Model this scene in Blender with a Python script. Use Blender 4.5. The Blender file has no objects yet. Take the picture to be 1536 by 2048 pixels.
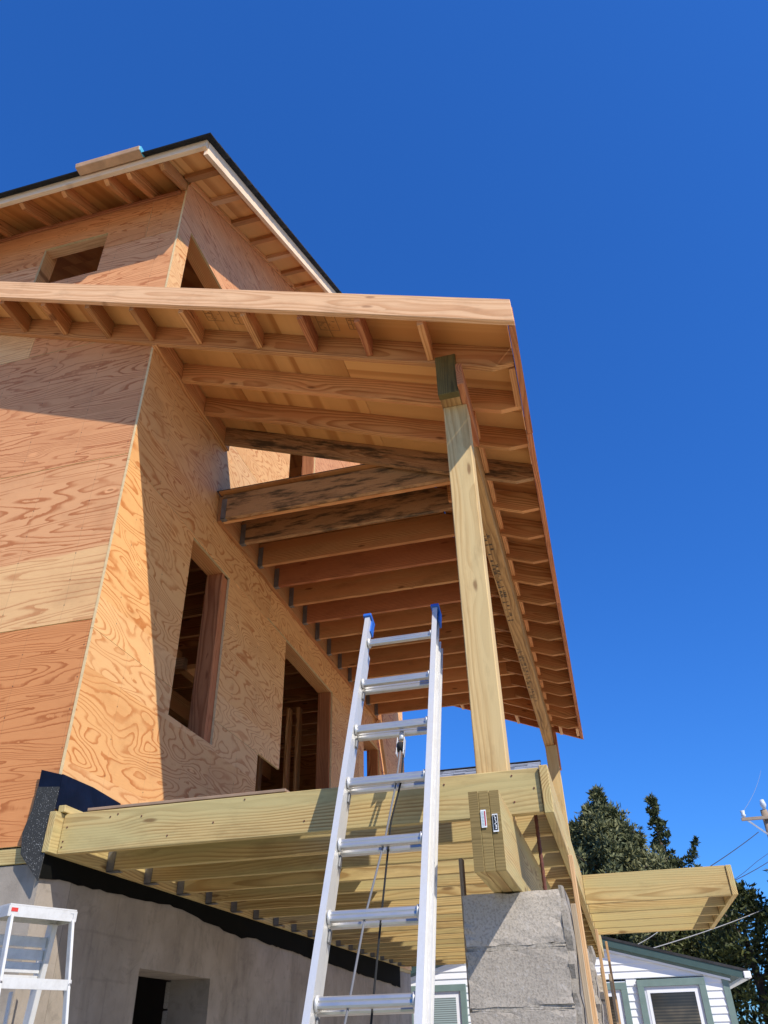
import bpy, bmesh, math, random
import numpy as np
from mathutils import Vector, Matrix
random.seed(7)
scene = bpy.context.scene
COL = scene.collection

# ------------------------------------------------------------------ camera
CAMPOS = Vector((2.57278, -3.4, 1.6))
R_ = Vector((0.9656648, 0.2588578, -0.0220040))
U_ = Vector((0.1657199, -0.5485519, 0.8195290))
F_ = Vector((-0.2000711, 0.7950368, 0.5726151))
U_ = Vector((0.1657199, -0.5485519, 0.8195290))
cam = bpy.data.cameras.new('camera'); camo = bpy.data.objects.new('camera', cam); COL.objects.link(camo)
mw = Matrix.Identity(4)
for i in range(3):
    mw[i][0] = R_[i]; mw[i][1] = U_[i]; mw[i][2] = -F_[i]; mw[i][3] = CAMPOS[i]
camo.matrix_world = mw
cam.sensor_fit = 'HORIZONTAL'; cam.sensor_width = 36; cam.lens = 35.98
cam.clip_start = 0.05; cam.clip_end = 3000
scene.camera = camo
# ------------------------------------------------------------------ world, sun, exposure
SUN_TO = Vector((1.33, -1.0, 1.66)).normalized()
sun_el = math.asin(SUN_TO.z); sun_az = math.atan2(SUN_TO.x, SUN_TO.y)
world = bpy.data.worlds.new('World'); scene.world = world; world.use_nodes = True
wn = world.node_tree; wn.nodes.clear()
sky = wn.nodes.new('ShaderNodeTexSky'); sky.sky_type = 'NISHITA'; sky.sun_disc = False
sky.sun_elevation = sun_el; sky.sun_rotation = sun_az
sky.altitude = 0; sky.air_density = 1.0; sky.dust_density = 0.3; sky.ozone_density = 3.0
hs = wn.nodes.new('ShaderNodeHueSaturation'); hs.inputs['Saturation'].default_value = 1.22; hs.inputs['Value'].default_value = 1.0
bg = wn.nodes.new('ShaderNodeBackground'); bg.inputs['Strength'].default_value = 0.125
wo = wn.nodes.new('ShaderNodeOutputWorld')
gm = wn.nodes.new('ShaderNodeGamma'); gm.inputs[1].default_value = 0.8
tn = wn.nodes.new('ShaderNodeMix'); tn.data_type = 'RGBA'; tn.blend_type = 'MULTIPLY'; tn.inputs[0].default_value = 1.0; tn.inputs[7].default_value = (.35, .80, 1.54, 1)
wn.links.new(sky.outputs[0], hs.inputs['Color']); wn.links.new(hs.outputs[0], gm.inputs[0]); wn.links.new(gm.outputs[0], tn.inputs[6]); wn.links.new(tn.outputs[2], bg.inputs[0]); wn.links.new(bg.outputs[0], wo.inputs[0])
sl = bpy.data.lights.new('sun', 'SUN'); sl.energy = 4.3; sl.angle = math.radians(0.5); sl.color = (1.0, 0.93, 0.82)
slo = bpy.data.objects.new('sun', sl); COL.objects.link(slo)
slo.rotation_euler = (-SUN_TO).to_track_quat('-Z', 'Y').to_euler(); slo.location = (20, -15, 25)
scene.view_settings.view_transform = 'Standard'; scene.view_settings.look = 'None'
scene.view_settings.exposure = 0.45; scene.view_settings.gamma = 1.0; scene.view_settings.use_curve_mapping = False
scene.render.engine = 'CYCLES'
scene.cycles.max_bounces = 8; scene.cycles.diffuse_bounces = 6

# ------------------------------------------------------------------ node helper
class NT:
    def __init__(s, name):
        s.m = bpy.data.materials.new(name); s.m.use_nodes = True; s.t = s.m.node_tree; s.t.nodes.clear()
        s.out = s.n('ShaderNodeOutputMaterial'); s.b = s.n('ShaderNodeBsdfPrincipled'); s.l(s.b.outputs[0], s.out.inputs[0])
        s.b.inputs['Roughness'].default_value = 0.8
        s.b.inputs['Specular IOR Level'].default_value = 0.3
    def n(s, t): return s.t.nodes.new(t)
    def l(s, a, b): s.t.links.new(a, b)
    def inp(s, node, k, v):
        if v is None: return
        if hasattr(v, 'links') or isinstance(v, bpy.types.NodeSocket): s.l(v, node.inputs[k])
        else: node.inputs[k].default_value = v
    def math(s, op, a, b=None, c=None, clamp=False):
        n = s.n('ShaderNodeMath'); n.operation = op; n.use_clamp = clamp
        s.inp(n, 0, a); s.inp(n, 1, b); s.inp(n, 2, c); return n.outputs[0]
    def vmath(s, op, a, b=None, scale=None):
        n = s.n('ShaderNodeVectorMath'); n.operation = op
        s.inp(n, 0, a); s.inp(n, 1, b)
        if scale is not None: s.inp(n, 'Scale', scale)
        return n.outputs[1] if op in ('LENGTH', 'DISTANCE', 'DOT_PRODUCT') else n.outputs[0]
    def noise(s, vec, scale=5, detail=2, rough=.5, dist=0.0, dim='3D'):
        n = s.n('ShaderNodeTexNoise'); n.noise_dimensions = dim; s.inp(n, 'Vector', vec)
        n.inputs['Scale'].default_value = scale; n.inputs['Detail'].default_value = detail
        n.inputs['Roughness'].default_value = rough; n.inputs['Distortion'].default_value = dist
        return n.outputs['Fac'], n.outputs['Color']
    def vor(s, vec, scale=5, rand=1.0, dim='3D', feature='F1'):
        n = s.n('ShaderNodeTexVoronoi'); n.voronoi_dimensions = dim; n.feature = feature; s.inp(n, 'Vector', vec)
        n.inputs['Scale'].default_value = scale; n.inputs['Randomness'].default_value = rand
        return n.outputs['Distance'], n.outputs.get('Color')
    def ramp(s, fac, stops, interp='LINEAR'):
        n = s.n('ShaderNodeValToRGB'); n.color_ramp.interpolation = interp; e = n.color_ramp.elements
        while len(e) < len(stops): e.new(0.5)
        for i, (p, c) in enumerate(stops):
            e[i].position = p; e[i].color = (c[0], c[1], c[2], 1) if not isinstance(c, (int, float)) else (c, c, c, 1)
        s.inp(n, 0, fac); return n.outputs[0]
    def mix(s, fac, a, b, mode='MIX'):
        n = s.n('ShaderNodeMix'); n.data_type = 'RGBA'; n.blend_type = mode
        s.inp(n, 0, fac); s.inp(n, 6, a if not isinstance(a, tuple) else (*a[:3], 1)); s.inp(n, 7, b if not isinstance(b, tuple) else (*b[:3], 1))
        return n.outputs[2]
    def map01(s, v, a, b, c=0.0, d=1.0, smooth=False):
        n = s.n('ShaderNodeMapRange'); n.interpolation_type = 'SMOOTHSTEP' if smooth else 'LINEAR'
        s.inp(n, 0, v); n.inputs[1].default_value = a; n.inputs[2].default_value = b; n.inputs[3].default_value = c; n.inputs[4].default_value = d
        return n.outputs[0]
    def obj(s):
        n = s.n('ShaderNodeTexCoord'); return n.outputs['Object']
    def rnd(s):
        n = s.n('ShaderNodeObjectInfo'); return n.outputs['Random']
    def scalev(s, v, x, y, z):
        return s.vmath('MULTIPLY', v, (x, y, z))
    def sep(s, v):
        n = s.n('ShaderNodeSeparateXYZ'); s.inp(n, 0, v); return n.outputs
    def comb(s, x, y, z):
        n = s.n('ShaderNodeCombineXYZ'); s.inp(n, 0, x); s.inp(n, 1, y); s.inp(n, 2, z); return n.outputs[0]
    def bump(s, h, strength=.3, dist=.002):
        n = s.n('ShaderNodeBump'); n.inputs['Strength'].default_value = strength; n.inputs['Distance'].default_value = dist
        s.inp(n, 'Height', h); s.l(n.outputs[0], s.b.inputs['Normal'])
    def col(s, c): s.inp(s.b, 'Base Color', c if not isinstance(c, tuple) else (*c[:3], 1))

def lumber(name, light, dark, tint=None, spacing=0.0075, var=.3, knots=1.0, stain=0.0, rough=.75, contrast=1.0, streak=0.0, warm=(1.04, .93, .80)):
    """solid wood: growth rings about a pith beside the board, X is the grain"""
    s = NT(name); p = s.obj(); r = s.rnd()
    off = s.comb(s.math('MULTIPLY', r, 37.0), s.math('MULTIPLY', r, 0.0), s.math('MULTIPLY', r, 0.0))
    q = s.vmath('ADD', p, off)
    w = s.noise(s.scalev(q, .55, 2.2, 2.2), 1.5, 2, .5)[1]
    wv = s.vmath('SCALE', s.vmath('SUBTRACT', w, (.5, .5, .5)), None, .10)
    x, y, z = s.sep(s.vmath('ADD', q, wv))[:3]
    r2 = s.math('FRACT', s.math('MULTIPLY', r, 13.7)); r3 = s.math('FRACT', s.math('MULTIPLY', r, 71.3))
    y = s.math('ADD', y, s.math('ADD', s.math('MULTIPLY', r2, .10), .02))
    z = s.math('ADD', z, s.math('SUBTRACT', s.math('MULTIPLY', r3, .16), .08))
    # knots
    kq = s.comb(s.math('MULTIPLY', s.sep(q)[0], 1.5), s.math('MULTIPLY', r2, 7.0), s.math('ADD', s.math('MULTIPLY', s.sep(p)[2], 5.0), s.math('MULTIPLY', r3, 3.0)))
    kq = s.vmath('ADD', kq, s.vmath('SCALE', s.noise(q, 14, 2)[1], None, .05)); kd, kc = s.vor(s.comb(s.sep(kq)[0], s.sep(kq)[2], 0.0), 1.0, 1.0, '2D')
    kpick = s.math('GREATER_THAN', s.sep(kc)[0], .5)
    kn = s.math('MULTIPLY', s.map01(kd, .0, .32, 1, 0, True), kpick)
    rad = s.math('SQRT', s.math('ADD', s.math('MULTIPLY', y, y), s.math('MULTIPLY', z, z)))
    rad = s.math('ADD', rad, s.math('MULTIPLY', kn, .016 * knots))
    ph = s.math('FRACT', s.math('MULTIPLY', rad, 1.0 / spacing))
    late = s.math('MULTIPLY', s.map01(ph, .25, .88, 0, 1, True), s.map01(ph, .90, 1.0, 1, 0, True))
    fine = s.noise(s.scalev(q, 6, 260, 260), 1, 2, .6)[0]
    patch = s.noise(s.scalev(q, .8, 5, 5), 1.3, 3, .6)[0]
    f = s.math('MULTIPLY', late, s.map01(patch, .3, .7, .35 * contrast, 1.0 * contrast))
    c = s.mix(f, light, dark)
    c = s.mix(s.map01(fine, .35, .7, 0, .35), c, tuple(v * .72 for v in dark))
    if tint: c = s.mix(s.map01(s.noise(s.scalev(q, .5, 7, 7), 1.6, 2)[0], .42, .62, 0, .75), c, tint)
    kk = s.math('MULTIPLY', s.map01(kd, .025, .075, 1, 0, True), kpick)
    c = s.mix(s.math('MULTIPLY', kk, .85 * min(knots, 1)), c, (dark[0] * .42, dark[1] * .33, dark[2] * .3))
    if stain:
        st = s.noise(s.scalev(q, 1.1, 1.5, 7), 2.2, 6, .68)[0]
        stm = s.map01(st, .46, .62, 0, stain, True)
        sp = s.map01(s.noise(s.scalev(q, 12, 12, 30), 3.0, 4, .8)[0], .58, .66, 0, 1)
        c = s.mix(s.math('MAXIMUM', stm, s.math('MULTIPLY', sp, stain * .6)), c, (.05, .036, .022))
    if streak:
        st = s.noise(s.scalev(q, .7, 16, 16), 1.7, 3, .6)[0]
        c = s.mix(s.map01(st, .55, .7, 0, streak), c, tuple(v * .45 for v in dark))
    dn = s.noise(s.scalev(q, 1.1, 3, 4), 2.0, 5, .7)[0]
    c = s.mix(s.map01(dn, .52, .72, 0, .38), c, tuple(v * .45 for v in dark))
    # board to board brightness
    v = s.map01(r2, 0, 1, 1 - var, 1 + var * .5)
    c = s.mix(1.0, c, s.comb(v, s.math('POWER', v, 1.1), s.math('POWER', v, 1.25)), 'MULTIPLY')
    c = s.mix(1.0, c, warm, 'MULTIPLY')
    s.col(c); s.b.inputs['Roughness'].default_value = rough
    s.bump(s.math('ADD', s.math('MULTIPLY', late, .6), fine), .25, .0015)
    return s.m
s_one = 1.0

def plywood(name, light, dark, cream=None, freq=13.0, rough=.62, gx=.55, gz=2.6, strip=.0, nails=True, hue=None):
    """rotary cut veneer: contour lines of a stretched height field, X is the grain, Z up"""
    s = NT(name); p = s.obj(); r = s.rnd()
    ro = s.comb(s.math('MULTIPLY', r, 41.0), 0.0, s.math('MULTIPLY', r, 17.0))
    q = s.vmath('ADD', p, ro)
    # veneer strips (different leaf of veneer every ~0.4-0.7 m of height)
    pz = s.sep(p)[2]; px = s.sep(p)[0]
    sid = s.math('FLOOR', s.math('ADD', s.math('MULTIPLY', pz, 1.9), s.math('MULTIPLY', r, 3.0)))
    sr = s.n('ShaderNodeTexWhiteNoise'); sr.noise_dimensions = '2D'; s.l(s.comb(sid, s.math('MULTIPLY', r, 9.0), 0.0), sr.inputs['Vector'])
    sv = sr.outputs['Value']
    q2 = s.vmath('ADD', q, s.comb(s.math('MULTIPLY', sv, 5.0), s.math('MULTIPLY', sv, 3.0), 0.0))
    # knots bend the lines
    kq = s.scalev(q2, 2.0, 0.0, 4.6)
    kd, kc = s.vor(kq, 1.0, 1.0)
    pick = s.math('GREATER_THAN', s.sep(kc)[0], .45)
    kb = s.math('MULTIPLY', s.map01(kd, 0, .42, 1, 0, True), pick)
    h = s.noise(s.scalev(q2, gx, .0, gz), 1.15, 2.2, .48, .35)[0]
    h2 = s.noise(s.scalev(q2, 7, 0, 26), 1.0, 2, .6)[0]
    zig = s.noise(s.scalev(q2, 22, 0, 9), 1.0, 3, .7)[0]
    hh = s.math('ADD', h, s.math('MULTIPLY', h2, .018))
    hh = s.math('ADD', hh, s.math('MULTIPLY', zig, .016))
    hh = s.math('ADD', hh, s.math('MULTIPLY', kb, .09))
    hh = s.math('ADD', hh, s.math('MULTIPLY', s.sep(q2)[2], .32))
    ph = s.math('FRACT', s.math('MULTIPLY', hh, freq * 2.0))
    late = s.math('MULTIPLY', s.map01(ph, .48, .84, 0, 1, True), s.map01(ph, .86, .95, 1, 0, True))
    late = s.math('MULTIPLY', late, s.map01(s.noise(s.scalev(q2, 1.3, 0, 4), 1.4, 2)[0], .33, .60, .6, 1.15))
    broad = s.noise(s.scalev(q2, .8, 0, 3.2), 1.6, 3, .6)[0]
    fine = s.noise(s.scalev(q2, 14, 0, 320), 1.0, 2, .6)[0]
    c = s.mix(late, light, dark)
    wide = s.map01(broad, .5, .66, 0, .55, True)
    c = s.mix(wide, c, tuple(a * .62 + b * .38 for a, b in zip(light, dark)))
    if cream and name == 'plywood_cream_pink': c = s.mix(s.math('MULTIPLY', s.map01(s.math('ADD', pz, s.math('MULTIPLY', s.noise(s.scalev(q, .8, 0, .8), 1.5, 2)[0], .25)), .02, .035, 1, 0), .8), c, s.mix(s.math('MULTIPLY', late, .6), cream, dark))
    elif cream: c = s.mix(s.math('MULTIPLY', s.math('GREATER_THAN', sv, .55), .5), c, s.mix(s.math('MULTIPLY', late, .6), cream, dark))
    c = s.mix(s.map01(fine, .3, .7, 0, .22), c, dark)
    ring = s.math('MULTIPLY', s.map01(kd, .07, .11, 1, 0, True), pick)
    c = s.mix(s.math('MULTIPLY', ring, .55), c, tuple(min(1, v * 1.2) for v in light))
    core = s.math('MULTIPLY', s.map01(kd, .035, .055, 1, 0, True), pick)
    c = s.mix(s.math('MULTIPLY', core, .6), c, tuple(v * .7 for v in dark))
    # grime
    gr = s.noise(s.scalev(q, 1.2, 1, 1.6), 1.3, 5, .65)[0]
    c = s.mix(s.map01(gr, .5, .75, 0, .28, True), c, tuple(v * .55 for v in dark))
    if nails:
        fx = s.math('FRACT', s.math('ADD', s.math('MULTIPLY', s.math('ADD', px, s.math('MULTIPLY', s.noise(p, 3, 0)[0], .03)), 1 / .406), .5))
        fz = s.math('FRACT', s.math('MULTIPLY', s.math('ADD', pz, s.math('MULTIPLY', s.noise(p, 5, 0)[0], .06)), 1 / .19))
        dx = s.math('MULTIPLY', s.math('SUBTRACT', fx, .5), .406); dz = s.math('MULTIPLY', s.math('SUBTRACT', fz, .5), .19)
        d = s.math('SQRT', s.math('ADD', s.math('MULTIPLY', dx, dx), s.math('MULTIPLY', dz, dz)))
        c = s.mix(s.map01(d, .0030, .0048, .85, 0), c, (.05, .035, .03))
        c = s.mix(s.map01(s.math('ABSOLUTE', dx), .0008, .0022, .22, 0), c, (.10, .07, .06))
    v = s.map01(r, 0, 1, .92, 1.06); c = s.mix(1.0, c, (1.04, .93, .78), 'MULTIPLY')
    c = s.mix(1.0, c, s.comb(v, v, v), 'MULTIPLY')
    s.col(c); s.b.inputs['Roughness'].default_value = rough
    s.bump(s.math('ADD', s.math('MULTIPLY', late, .8), s.math('MULTIPLY', fine, .6)), .3, .0015)
    return s.m

def plain(name, col, rough=.6, metal=0.0, var=.12, scale=6, spec=.4, bump=0.0):
    s = NT(name); p = s.obj()
    n = s.noise(p, scale, 4, .6)[0]
    c = s.mix(s.map01(n, .3, .7, 0, 1), tuple(v * (1 - var) for v in col), tuple(min(1, v * (1 + var)) for v in col))
    s.col(c); s.b.inputs['Roughness'].default_value = rough; s.b.inputs['Metallic'].default_value = metal
    s.b.inputs['Specular IOR Level'].default_value = spec
    if bump: s.bump(s.noise(p, scale * 10, 3)[0], bump, .003)
    return s.m

def aluminium(name, base=.82, rough=.42, dirt=.25, metal=.75):
    s = NT(name); p = s.obj()
    n = s.noise(s.scalev(p, 1, 1, 1), 9, 5, .7)[0]; n2 = s.noise(s.scalev(p, 40, 40, 3), 4, 2)[0]
    c = s.mix(s.map01(n, .45, .75, 0, dirt), (base, base * .985, base * .94), (.35, .33, .31))
    c = s.mix(s.map01(n2, .4, .7, 0, .12), c, (.5, .5, .5))
    s.col(c); s.b.inputs['Metallic'].default_value = metal
    s.l(s.map01(n, .3, .8, rough, rough + .2), s.b.inputs['Roughness'])
    s.bump(n2, .08, .001)
    return s.m

def concrete(name, a, b, speck=True, streaks=False, bumps=.5):
    s = NT(name); p = s.obj()
    n = s.noise(p, 3.0, 5, .65)[0]; g = s.noise(p, 110, 2, .6)[0]; g2 = s.noise(p, 45, 3, .7)[0]
    c = s.mix(s.map01(n, .3, .7), a, b)
    if speck:
        c = s.mix(s.map01(g, .5, .62, 0, .45), c, tuple(v * .5 for v in a)); c = s.mix(s.map01(g2, .56, .68, 0, .35), c, (.62, .58, .54))
    if streaks:
        st = s.noise(s.scalev(p, 2.2, 2.2, .35), 2.4, 5, .7)[0]
        c = s.mix(s.map01(st, .48, .66, 0, .32, True), c, tuple(v * .55 for v in a))
        bl = s.noise(p, 1.3, 4, .6)[0]
        c = s.mix(s.map01(bl, .46, .62, 0, .7, True), c, (.37, .32, .265))
        bk = s.n('ShaderNodeTexBrick'); bk.inputs['Scale'].default_value = 1.0; bk.inputs['Brick Width'].default_value = .4; bk.inputs['Row Height'].default_value = .2; bk.inputs['Mortar Size'].default_value = .012; bk.inputs['Mortar Smooth'].default_value = 1.0
        xx_ = s.sep(s.vmath('ADD', p, s.vmath('SCALE', s.noise(p, 5, 3)[1], None, .02)))
        s.l(s.comb(xx_[0], xx_[2], 0.0), bk.inputs['Vector'])
        gm_ = s.map01(s.noise(p, 1.7, 2)[0], .50, .66, 0, .22)
        c = s.mix(s.math('MULTIPLY', bk.outputs['Fac'], gm_), c, tuple(v * .5 for v in a))
        sw = s.noise(s.scalev(p, 1, 1, 1), 7, 5, .75, 1.2)[0]
        c = s.mix(s.map01(sw, .52, .68, 0, .4), c, tuple(v * .6 for v in a))
    if not streaks:
        vv = s.map01(s.rnd(), 0, 1, .8, 1.1); c = s.mix(1.0, c, s.comb(vv, vv, vv), 'MULTIPLY'); c = s.mix(s.map01(s.noise(p, 7, 5, .7)[0], .5, .7, 0, .35), c, tuple(v * .6 for v in a))
    s.col(c); s.b.inputs['Roughness'].default_value = .92
    s.bump(s.math('ADD', g2, s.math('MULTIPLY', g, .8)), bumps, .004)
    return s.m

def shingle(name, a, b):
    s = NT(name); p = s.obj(); r = s.rnd()
    g = s.noise(p, 160, 2)[0]; n = s.noise(p, 4, 3)[0]
    c = s.mix(s.map01(n, .35, .65), a, b); c = s.mix(s.map01(g, .45, .7, 0, .5), c, tuple(v * 1.9 for v in b))
    v = s.map01(r, 0, 1, .6, 1.4); c = s.mix(1.0, c, s.comb(v, v, v), 'MULTIPLY')
    s.col(c); s.b.inputs['Roughness'].default_value = .9; s.bump(g, .4, .003); return s.m

def foliage(name, a, b, c3):
    s = NT(name); p = s.obj()
    n = s.noise(p, .9, 3)[0]; n2 = s.noise(p, 7, 2)[0]
    c = s.mix(s.map01(n, .35, .65), a, b); c = s.mix(s.map01(n2, .55, .75, 0, .7), c, c3)
    s.col(c); s.b.inputs['Roughness'].default_value = .6; s.b.inputs['Specular IOR Level'].default_value = .25
    return s.m

M = {}
M['fir'] = lumber('fir_lumber', (.70, .40, .18), (.42, .18, .06), tint=(.56, .25, .10), var=.34, knots=.9, spacing=.013, contrast=1.4)
M['firfresh'] = lumber('fresh_fir_lumber', (.78, .53, .33), (.56, .30, .15), var=.08, knots=.7, contrast=1.0, spacing=.015)
M['firstain'] = lumber('water_stained_fir', (.50, .31, .16), (.30, .15, .065), var=.2, stain=.9, knots=.6)
M['firred'] = lumber('red_fir_lumber', (.55, .24, .11), (.33, .11, .045), var=.2, knots=.6, spacing=.013, contrast=1.3)
M['pt'] = lumber('treated_pine', (.60, .47, .23), (.37, .245, .10), tint=(.46, .41, .21), spacing=.012, var=.16, knots=.9, contrast=1.35, warm=(1.0, .94, .82))
M['ptpost'] = lumber('treated_post_pine', (.68, .54, .29), (.47, .32, .14), tint=(.60, .50, .28), spacing=.015, var=.1, knots=.9, contrast=1.0)
M['ptend'] = lumber('treated_end_grain', (.28, .22, .095), (.17, .13, .05), spacing=.007, var=.15, knots=0)
M['ptdark'] = lumber('dark_treated_end', (.17, .14, .05), (.09, .075, .025), spacing=.007, var=.1, knots=0)
M['lvl'] = lumber('glued_beam_wood', (.50, .32, .14), (.26, .14, .05), spacing=.02, var=.1, knots=0, streak=.8)
M['ply_orange'] = plywood('plywood_orange', (.66, .31, .13), (.40, .135, .04), freq=15, gx=.42, gz=4.4)
M['ply_cream'] = plywood('plywood_cream_pink', (.74, .42, .225), (.46, .18, .07), cream=(.82, .58, .31), freq=8, gx=.4, gz=3.8)
M['ply_pink'] = plywood('plywood_pink', (.68, .36, .185), (.42, .16, .065), freq=13, gx=.36, gz=3.8)
M['ply_side'] = plywood('plywood_yellow', (.74, .45, .205), (.50, .20, .06), freq=11, gx=1.0, gz=3.2, cream=(.80, .55, .30))
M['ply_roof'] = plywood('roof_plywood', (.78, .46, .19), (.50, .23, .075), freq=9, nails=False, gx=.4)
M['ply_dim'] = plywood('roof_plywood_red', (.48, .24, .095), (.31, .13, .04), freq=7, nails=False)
M['edge'] = plain('plywood_edge', (.68, .50, .26), .8, scale=40)
M['alu'] = aluminium('ladder_aluminium', .70, .42, .35, .5)
M['alu2'] = aluminium('worn_ladder_aluminium', .66, .5, .55, .35)
M['alur'] = aluminium('rung_aluminium', .58, .34, .3, .85)
M['primed'] = lumber('pale_primed_fir', (.82, .68, .53), (.74, .55, .38), var=.05, knots=.4, contrast=.6)
M['leak_cover'] = plain('sun_leak_cover', (.03, .03, .03), .9)  # for the added unseen sheets that close the porch roof seams to sunlight
M['blue'] = plain('blue_plastic', (.02, .12, .48), .4)
M['galv'] = plain('galvanised_steel', (.20, .20, .20), .5, .6, .25, 20)
M['cmu'] = concrete('concrete_block_face', (.40, .35, .29), (.51, .45, .375), bumps=.5)
M['mortar'] = concrete('mortar', (.25, .22, .18), (.36, .32, .265))
M['stucco'] = concrete('parged_foundation', (.235, .20, .16), (.36, .31, .25), False, True, .25)
M['black'] = plain('black_membrane', (.006, .006, .005), .9, spec=.05)
M['gran'] = None
s = NT('granular_black_membrane'); g = s.noise(s.obj(), 220, 1)[0]
s.col(s.mix(s.map01(g, .66, .72), (.035, .036, .036), (.35, .35, .33))); s.b.inputs['Roughness'].default_value = .95; s.bump(g, .5, .003); M['gran'] = s.m
s = NT('navy_film'); g = s.noise(s.obj(), 9, 4)[0]
s.col(s.mix(s.map01(g, .4, .7), (.003, .005, .014), (.005, .009, .026))); s.b.inputs['Roughness'].default_value = .5; s.b.inputs['Specular IOR Level'].default_value = .15; s.bump(g, .4, .01); M['navy'] = s.m
M['shingle'] = shingle('dark_shingle', (.012, .012, .013), (.03, .03, .032))
M['shingle2'] = shingle('grey_shingle', (.10, .105, .12), (.22, .23, .25))
M['white'] = plain('white_siding', (.80, .80, .80), .5, var=.03, scale=2)
M['greentrim'] = plain('sage_green_trim', (.16, .225, .20), .6, var=.1, scale=5)
M['greendark'] = plain('dark_green_trim', (.045, .085, .08), .6, var=.1, scale=5)
M['vinyl'] = plain('grey_white_vinyl', (.62, .62, .66), .4, var=.04)
M['rust'] = plain('rusty_steel', (.13, .045, .03), .8, var=.35, scale=60, bump=.5)
M['grey_wood'] = lumber('weathered_board', (.42, .36, .27), (.30, .24, .17), var=.25, knots=.3)
M['tan_wood'] = lumber('tan_strip_wood', (.62, .44, .26), (.50, .32, .17), var=.2, knots=.3)
M['pole'] = lumber('pole_wood', (.36, .31, .26), (.24, .19, .15), var=.1, knots=0)
M['rope'] = plain('grey_rope', (.16, .16, .17), .9)
M['rope2'] = plain('black_rope', (.015, .015, .015), .9)
M['wire'] = plain('wire_black', (.03, .03, .035), .6)
M['wirelight'] = plain('wire_light', (.30, .29, .27), .6)
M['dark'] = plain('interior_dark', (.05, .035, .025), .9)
M['card'] = plain('brown_hardboard', (.30, .20, .13), .8, var=.2)
M['foam'] = plain('tan_wrapped_bundle', (.50, .30, .17), .7, var=.2, scale=8)
M['cyan'] = plain('cyan_wrap', (.10, .45, .60), .5)
M['tagw'] = plain('tag_white', (.78, .78, .76), .5, var=.03)
M['tagred'] = plain('tag_red', (.45, .03, .04), .5)
M['tagblk'] = plain('tag_black', (.015, .015, .015), .5)
M['tagpale'] = plain('tag_pale_print', (.45, .55, .55), .5)
M['ink'] = plain('black_stamp_ink', (.03, .035, .035), .9)
M['inkfaint'] = plain('faint_stamp_ink', (.34, .16, .06), .9)
M['porcelain'] = plain('grey_porcelain', (.55, .58, .62), .3)
M['steelgrey'] = plain('transformer_grey', (.40, .41, .43), .45, .2, .1)
M['redpaint'] = plain('red_paint', (.55, .04, .03), .6)
M['bark'] = plain('bark', (.10, .07, .05), .9, var=.3, scale=9)
M['pine'] = foliage('pine_needles', (.085, .10, .042), (.16, .16, .068), (.30, .27, .11))
M['juniper'] = foliage('juniper_needles', (.045, .060, .022), (.085, .095, .035), (.15, .15, .05))
M['cedar'] = foliage('cedar_needles', (.022, .032, .008), (.07, .08, .02), (.20, .18, .05))
s = NT('blind_window'); q = s.obj(); zz = s.sep(q)[2]
st = s.map01(s.math('SINE', s.math('MULTIPLY', zz, 150.0)), -.6, .6, .35, 1.0)
nn = s.math('MULTIPLY', s.map01(s.noise(q, 2.2, 2)[0], .4, .6, .35, 1), s.map01(zz, .18, .26, 1.0, .22))
s.col(s.mix(s.math('MULTIPLY', st, nn), (.02, .016, .012), (.17, .13, .08))); s.b.inputs['Roughness'].default_value = .12; s.b.inputs['Specular IOR Level'].default_value = .6; M['blind'] = s.m
s = NT('pale_blind'); zz = s.sep(s.obj())[2]
s.col(s.mix(s.map01(s.math('SINE', s.math('MULTIPLY', zz, 200.0)), -.4, .4), (.16, .19, .19), (.34, .42, .40))); s.b.inputs['Roughness'].default_value = .15; M['blind2'] = s.m
s = NT('dirt_ground'); q = s.obj()
c = s.mix(s.map01(s.noise(q, .35, 6, .65)[0], .4, .6), (.56, .50, .41), (.68, .62, .52)); c = s.mix(s.map01(s.noise(q, .08, 4)[0], .5, .6), c, (.16, .18, .08))
s.col(c); s.b.inputs['Roughness'].default_value = .95; s.bump(s.noise(q, 9, 6)[0], .6, .03); M['ground'] = s.m

# ------------------------------------------------------------------ object helpers
WM = {}
def empty(name, loc, label, cat, group=None):
    o = bpy.data.objects.new(name, None); COL.objects.link(o); o.location = loc; o.empty_display_size = .2
    o['label'] = label; o['category'] = cat
    if group: o['group'] = group
    WM[o.name] = Matrix.Translation(Vector(loc)); return o
def link(name, me, mat, mw, parent=None, label=None):
    if isinstance(mat, (list, tuple)):
        if not me.materials:
            for m_ in mat: me.materials.append(M[m_])
    elif mat and not me.materials: me.materials.append(M[mat])
    o = bpy.data.objects.new(name, me); COL.objects.link(o); WM[o.name] = mw.copy()
    if parent is not None:
        o.parent = parent; o.matrix_basis = WM[parent.name].inverted() @ mw
    else: o.matrix_basis = mw
    if label: o['label'] = label
    return o
def tag(o, label, cat, group=None, kind=None):
    if label: o['label'] = label
    if cat: o['category'] = cat
    if group: o['group'] = group
    if kind: o['kind'] = kind
    return o
def frame(o, xd, zd):
    xd = Vector(xd).normalized(); zd = Vector(zd); zd = (zd - xd * zd.dot(xd)).normalized(); yd = zd.cross(xd)
    m = Matrix.Identity(4)
    for i in range(3):
        m[i][0] = xd[i]; m[i][1] = yd[i]; m[i][2] = zd[i]; m[i][3] = o[i]
    return m
def me_from(verts, faces, name='m'):
    me = bpy.data.meshes.new(name); me.from_pydata([tuple(v) for v in verts], [], faces); me.update(); return me
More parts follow.
